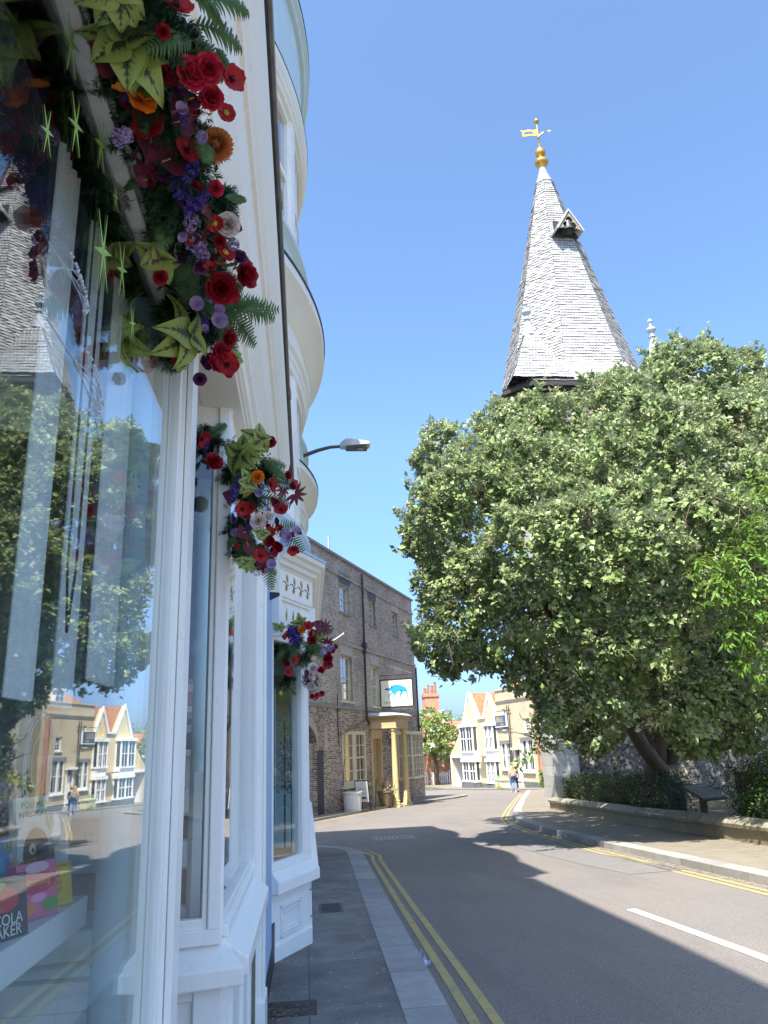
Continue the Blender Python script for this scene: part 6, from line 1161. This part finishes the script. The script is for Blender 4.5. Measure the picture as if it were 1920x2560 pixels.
def fern(par, a, b, face, wd=.24):
    """arching frond of paired, toothed leaflets from a to b"""
    a, b = Vector(a), Vector(b); L = (b-a).length; f = Vector(face).normalized(); p = PB(); n = max(14, int(L/.0115)); sag = Vector((0,0,-.10*L))
    pos = lambda t: a.lerp(b, t) + f*L*.16*math.sin(math.pi*t) + sag*(t*t-t)*-1.0 + Vector((0,0,-.12*L*t*t))
    for i in range(1, n):
        t = i/n; c = pos(t); d = (pos(min(1,t+.02))-pos(t-.02)).normalized(); sv_ = d.cross(f).normalized(); l = L*wd*math.sin(math.pi*min(1, .12+t*.86))**.8+.004
        for sg in (-1, 1):
            ydir = (sv_*sg*.92+d*.5+f*random.uniform(-.25,.15)).normalized(); zdir = (f - ydir*f.dot(ydir)).normalized(); xdir = ydir.cross(zdir)
            p.petal(Matrix.Translation(c) @ Matrix(((xdir.x,ydir.x,zdir.x,0),(xdir.y,ydir.y,zdir.y,0),(xdir.z,ydir.z,zdir.z,0),(0,0,0,1))), l, .0062+.045*l, -.12, .2, 0, 1, 3, shape=lambda q: (1-q)**.6+.02)
    b0 = len(p.v); p.tube([pos(k/12) for k in range(13)], [.0022*(1-k/14) for k in range(13)], 4); p.t += [.3]*(len(p.v)-b0); p.vn += [0]*(len(p.v)-b0)
    me = p.fin('fern_frond', [M['fern']]); o = bpy.data.objects.new('fern_frond', me); COL.objects.link(o); o.parent = par; o.location = -par.location
    return o
def greenery(par, spots, loose=0):
    """dark fir and sage stuffing of the garland: short needled sprigs"""
    P = []; Nn = []
    for x, y, z, r in spots:
        n = int((40+800*r))
        for _ in range(n):
            v = Vector((random.gauss(0,1),random.gauss(0,1),random.gauss(0,1))).normalized(); l = r*random.uniform(.5,1.15); c0 = Vector((x,y,z))+v*r*.15
            s = 9
            for k in range(s): t = k/s; P.append(c0+v*l*t+Vector((0,0,-.15*l*t*t))); Nn.append(v)
    o = leaf_cloud('fir_sprigs', np.array(P), np.array(Nn), 7, .021, .0021, M['needle'], par, .8, 0, .1, .1, .001); o.location = -par.location
    P = np.array([[x+random.gauss(0,r*.55), y+random.gauss(0,r*.55), z+random.gauss(0,r*.55)] for x, y, z, r in spots for _ in range(int(8+70*r))]); Nv = RNG.normal(size=P.shape)+np.array([.7,-.7,0]); Nv /= np.linalg.norm(Nv, axis=1, keepdims=True)
    o = leaf_cloud('small_leaves', P, Nv, 5, .026, .013, M['sage'], par, 1.2, .2, .2, .2, .008); o.location = -par.location
C0 = Vector((0,0,1.6))
def garland(name, lab, FLW, FRN, face, loc, wd=.24):
    g = thing(name, lab, 'flower garland', loc, 0, 'flower garlands on the shopfronts')
    fx = Vector(face).normalized()
    greenery(g, [(x-fx.x*r*.9,y-fx.y*r*.9,z-fx.z*r*.5+.01,r*.8) for t, x, y, z, r in FLW if t == 'fir'])
    for t, x, y, z, r in FLW:
        if t != 'fir': flower(g, t, x+.012*(1 if t != 'lime' else -.5), y-.035, z, r, face)
    base = [q for q in FLW if q[0] != 'fir']
    for k in range(int(len(base)*1.2)):      # small filler blooms and buds between the big heads
        t, x, y, z, r = random.choice(base); q = random.choice(['anemone','ruffle','purple','spike','lilac','poppy','plum','crimson','bell']); rr_ = min(r, .045)*random.uniform(.45,.8)
        flower(g, q, x+random.gauss(0,r*.7), y+random.gauss(0,.02)+.01, z+random.gauss(0,r*.7), rr_, face)
    for q in FRN: fern(g, q[:3], q[3:], face, wd)
    for k in range(12):                     # more fern tips feathering out of the stuffing
        t, x, y, z, r = random.choice([q for q in FLW if q[0] == 'fir']); fc = C0 + (Vector((x,y,z))-C0)*.975; l = random.uniform(.7,1.25)*max(.09, r*1.5)
        dd = Vector((random.gauss(.2,.6), random.gauss(-.1,.25), random.gauss(-.55,.5))).normalized()*l; fern(g, fc, fc+dd, face, .26)
    return g
ga = garland('flower_garland', 'nearest and largest flower garland, red poppies and lime leaves along the big window', G1, F1, (.45,-.85,-.35), (-.35,1.9,3.0))
garland('flower_garland', 'flower garland with red poppies on the post beside the shop entrance', [(t, x, y, z, r*(.74 if t == 'lime' else .9 if t != 'fir' else 1.1)) for t, x, y, z, r in G2], F2, (.4,-.9,-.2), (-.36,3.2,2.9))
garland('flower_garland', 'farthest flower garland with white blooms on the canted shop corner', G3, F3, (.4,-.9,-.15), (-.2,7.4,2.4), .3)
# backing of the near garland seen past the head rail: stuffing follows the rail towards the camera
x = thing('garland_backing', 'dark fir branches tucked along the window head behind the nearest flowers', 'fir garland', (-.40,1.2,3.12))
greenery(x, [(-.395, .5+.06*k, 3.075, .05) for k in range(34)]+[(-.35, .5+.07*k, 3.05, .06) for k in range(29)]+[(-.305+.02*math.sin(k*1.7), .6+.08*k, 3.035+.02*math.sin(k*3), .085) for k in range(23)])
# ------------------------------------------------------------------ person walking away
PN = thing('person', 'person with long fair hair, orange top, grey backpack and blue jeans walking up the road', 'person', (14.0, 54.0, zg(54)+RD), R(-8))
def skinned(name, verts, edges, rad, mat_, par, sub=2):
    me = bpy.data.meshes.new(name); me.from_pydata(verts, edges, []); me.materials.append(mat_); o = bpy.data.objects.new(name, me); COL.objects.link(o); o.parent = par
    bm = bmesh.new(); bm.from_mesh(me); sk = bm.verts.layers.skin.verify()
    for v, r in zip(bm.verts, rad): v[sk].radius = (r, r*.85)
    bm.verts.ensure_lookup_table(); bm.verts[0][sk].use_root = True; bm.to_mesh(me); bm.free()
    o.modifiers.new('skin', 'SKIN').use_smooth_shade = True; o.modifiers.new('sub', 'SUBSURF').levels = sub; o.modifiers['sub'].render_levels = sub
    return o
v = [(0,0,.95),(0,0,1.12),(0,-.01,1.30),(0,0,1.42),(0,.01,1.50),(0,.02,1.60),(0,.03,1.70), (-.09,0,.90),(-.10,.10,.50),(-.10,-.02,.10),(-.10,.12,.05), (.09,0,.90),(.11,-.06,.50),(.11,-.26,.14),(.11,-.20,.05), (-.17,0,1.38),(-.22,-.06,1.12),(-.20,.06,.92),(-.19,.10,.84), (.17,0,1.38),(.23,-.05,1.12),(.22,.09,.94),(.21,.13,.86)]
e = [(0,1),(1,2),(2,3),(3,4),(4,5),(5,6),(0,7),(7,8),(8,9),(9,10),(0,11),(11,12),(12,13),(13,14),(3,15),(15,16),(16,17),(17,18),(3,19),(19,20),(20,21),(21,22)]
r_ = [.13,.12,.14,.11,.05,.095,.08,.10,.062,.045,.04,.10,.062,.045,.04,.06,.042,.034,.03,.06,.042,.034,.03]
body = skinned('body', v, e, r_, M['skin'], PN)
skinned('top', [v[0][:2]+(.98,), v[1], v[2], (0,0,1.43), v[15], v[16], (-.21,.0,1.02), v[19], v[20], (.225,.02,1.03)], [(0,1),(1,2),(2,3),(3,4),(4,5),(5,6),(3,7),(7,8),(8,9)], [.15,.135,.155,.115,.078,.06,.05,.078,.06,.05], M['top'], PN)
skinned('jeans', [(0,0,.95), (-.09,0,.88),(-.10,.10,.50),(-.10,0,.14),(.09,0,.88),(.11,-.06,.50),(.11,-.23,.20)], [(0,1),(1,2),(2,3),(0,4),(4,5),(5,6)], [.15,.118,.085,.08,.118,.085,.08], M['jeans'], PN)
m = MB()
m.loft([[(-.11,-.02,1.76),(.11,-.02,1.76),(.10,.12,1.76),(-.10,.12,1.76)],[(-.13,-.10,1.66),(.13,-.10,1.66),(.12,.05,1.66),(-.12,.05,1.66)],[(-.14,-.13,1.5),(.14,-.13,1.5),(.12,-.02,1.5),(-.12,-.02,1.5)],[(-.12,-.16,1.28),(.12,-.16,1.28),(.10,-.12,1.28),(-.10,-.12,1.28)]]); hr = m.build('hair', M['hair'], PN, smooth=True); hr.modifiers.new('s','SUBSURF').render_levels = 2
m = MB(); m.box(-.15,.15,-.30,-.12,1.02,1.36); m.box(-.11,.11,-.36,-.30,1.05,1.2); bp_ = m.build('backpack', M['bag'], PN, bevel=.04)
for a in ((-.10,.13,.03),(.11,-.20,.05)): m = MB(); m.box(a[0]-.045,a[0]+.045,a[1]-.12,a[1]+.12,0,.09); m.build('shoe', M['shoe'], PN, bevel=.025)
P2 = thing('person', 'person in dark navy trousers walking close beside the fair-haired one', 'person', (14.28, 54.3, zg(54)+RD), R(-8))
v2 = [(x*.95, y*.9, z*.98) for x, y, z in v]; skinned('body', v2, e, r_, M['skin'], P2)
skinned('jacket', [v2[0][:2]+(.92,), v2[1], v2[2], (0,0,1.40), v2[15], v2[16], v2[17], v2[19], v2[20], v2[21]], [(0,1),(1,2),(2,3),(3,4),(4,5),(5,6),(3,7),(7,8),(8,9)], [.155,.135,.155,.115,.078,.06,.05,.078,.06,.05], M['navy'], P2)
skinned('trousers', [(0,0,.93), (-.085,0,.86),(-.095,.09,.49),(-.095,0,.14),(.085,0,.86),(.105,-.05,.49),(.105,-.2,.20)], [(0,1),(1,2),(2,3),(0,4),(4,5),(5,6)], [.15,.118,.085,.08,.118,.085,.08], M['jeans_d'], P2)
m = MB(); m.ball((0,.03,1.64), .115, 12, 8); m.build('hair', M['hair'], P2, smooth=True)
for a in ((-.10,.12,.03),(.105,-.18,.05)): m = MB(); m.box(a[0]-.045,a[0]+.045,a[1]-.12,a[1]+.12,0,.09); m.build('shoe', M['black'], P2, bevel=.025)
# ------------------------------------------------------------------ small things on the ground
def cover(name, label, x, y, lx, ly, z, slots, m1, rot=0):
    t = thing(name, label, 'drain cover', (x, y, z), rot); m = MB(); m.box(0,lx,0,ly,-.02,.006); m.build('frame', m1, t, bevel=.003)
    m = MB()
    for s_ in slots: m.box(*s_[:4], .0065, .009)
    m.build('openings' if name == 'gully_grate' else 'pattern', M['black'] if name == 'gully_grate' else M['iron'], t); return t
sl_ = [(.21+.055*i, .25+.055*i, .035+.12*j, .13+.12*j) for i in range(2) for j in range(2)]
cover('gully_grate', 'square iron drain grate with four dark slots by the shop pilaster', -.31, 5.62, .36, .30, zg(5.7)+.002, sl_, speckle('gritty_iron', (.045,.04,.035), (.12,.10,.08), 40))
cover('access_cover', 'small worn metal access cover in the grey pavement beside the canted riser', .13, 9.4, .26, .55, zg(9.6)+.002, [(.03,.23,.05+.07*i,.08+.07*i) for i in range(7)], speckle('worn_iron', (.07,.065,.06), (.17,.16,.15), 50))
cover('manhole_cover', 'pale speckled rectangular manhole cover in the shaded road', 1.62, 20.1, 1.05, .8, zg(20.4)+RD+.004, [(.04+.1*i,.08+.1*i,.05+.12*j,.10+.12*j) for i in range(10) for j in range(6)], speckle('pale_cover', (.16,.16,.165), (.50,.49,.48), 55))
LT = thing('litter', 'crumpled blue and white wrapper lying by the granite kerb', 'litter', (.93, 7.05, zg(7.05)+RD)); m = MB()
for k in range(9): 
    c = Vector((random.gauss(0,.03), random.gauss(0,.05), .02+random.uniform(0,.03))); d1 = Vector((random.gauss(0,1),random.gauss(0,1),random.gauss(0,.5))).normalized()*.04; d2 = d1.orthogonal().normalized()*.03; m.quad(c-d1, c-d2, c+d1, c+d2)
m.build('wrapper', colr((.40,.45,.66)), LT, fix=False)
m = MB()
for k in range(420):
    x_, y_ = (-.30+abs(random.gauss(0,.12)), 5.55+random.gauss(0,.16)) if k < 300 else (.02+random.gauss(.0,.1)-.25, random.uniform(5.9,7.2))
    a = random.uniform(0,6.28); l = random.uniform(.006,.03); z_ = zg(y_)+.006+random.uniform(0,.012); dx, dy = math.cos(a)*l, math.sin(a)*l; m.quad((x_-dx,y_-dy,z_), (x_+dy*.12,y_-dx*.12,z_+.003), (x_+dx,y_+dy,z_+.004), (x_-dy*.12,y_+dx*.12,z_))
o = m.build('dry_debris', colr((.22,.16,.10)), None, fix=False); o['kind'] = 'stuff'
m = MB()
for k in range(1500):
    y_ = random.uniform(9,27); s_ = random.random(); x_ = (kr(y_)-abs(random.gauss(0,.12))-.02) if s_ < .6 else (wallx(y_)-abs(random.gauss(0,.18))-.02)
    z_ = zg(y_)+(RD if s_ < .6 else .02)+.006; a = random.uniform(0,6.28); l = random.uniform(.012,.03); dx, dy = math.cos(a)*l, math.sin(a)*l; m.quad((x_-dx,y_-dy,z_), (x_+dy*.5,y_-dx*.5,z_+.004), (x_+dx,y_+dy,z_+.006), (x_-dy*.5,y_+dx*.5,z_))
o = m.build('fallen_leaves', colr((.34,.28,.16)), None, fix=False); o['kind'] = 'stuff'
m = MB()
for k in range(500):
    y_ = random.uniform(4.8,15); x_ = random.uniform(-.3, kl(y_)-.02); z_ = zg(y_)+.005; l = random.uniform(.004,.012); a = random.uniform(0,6.28); dx, dy = math.cos(a)*l, math.sin(a)*l; m.quad((x_-dx,y_-dy,z_), (x_+dy*.6,y_-dx*.6,z_+.002), (x_+dx,y_+dy,z_+.003), (x_-dy*.6,y_+dx*.6,z_))
o = m.build('petal_litter', colr((.45,.43,.40)), None, fix=False); o['kind'] = 'stuff'
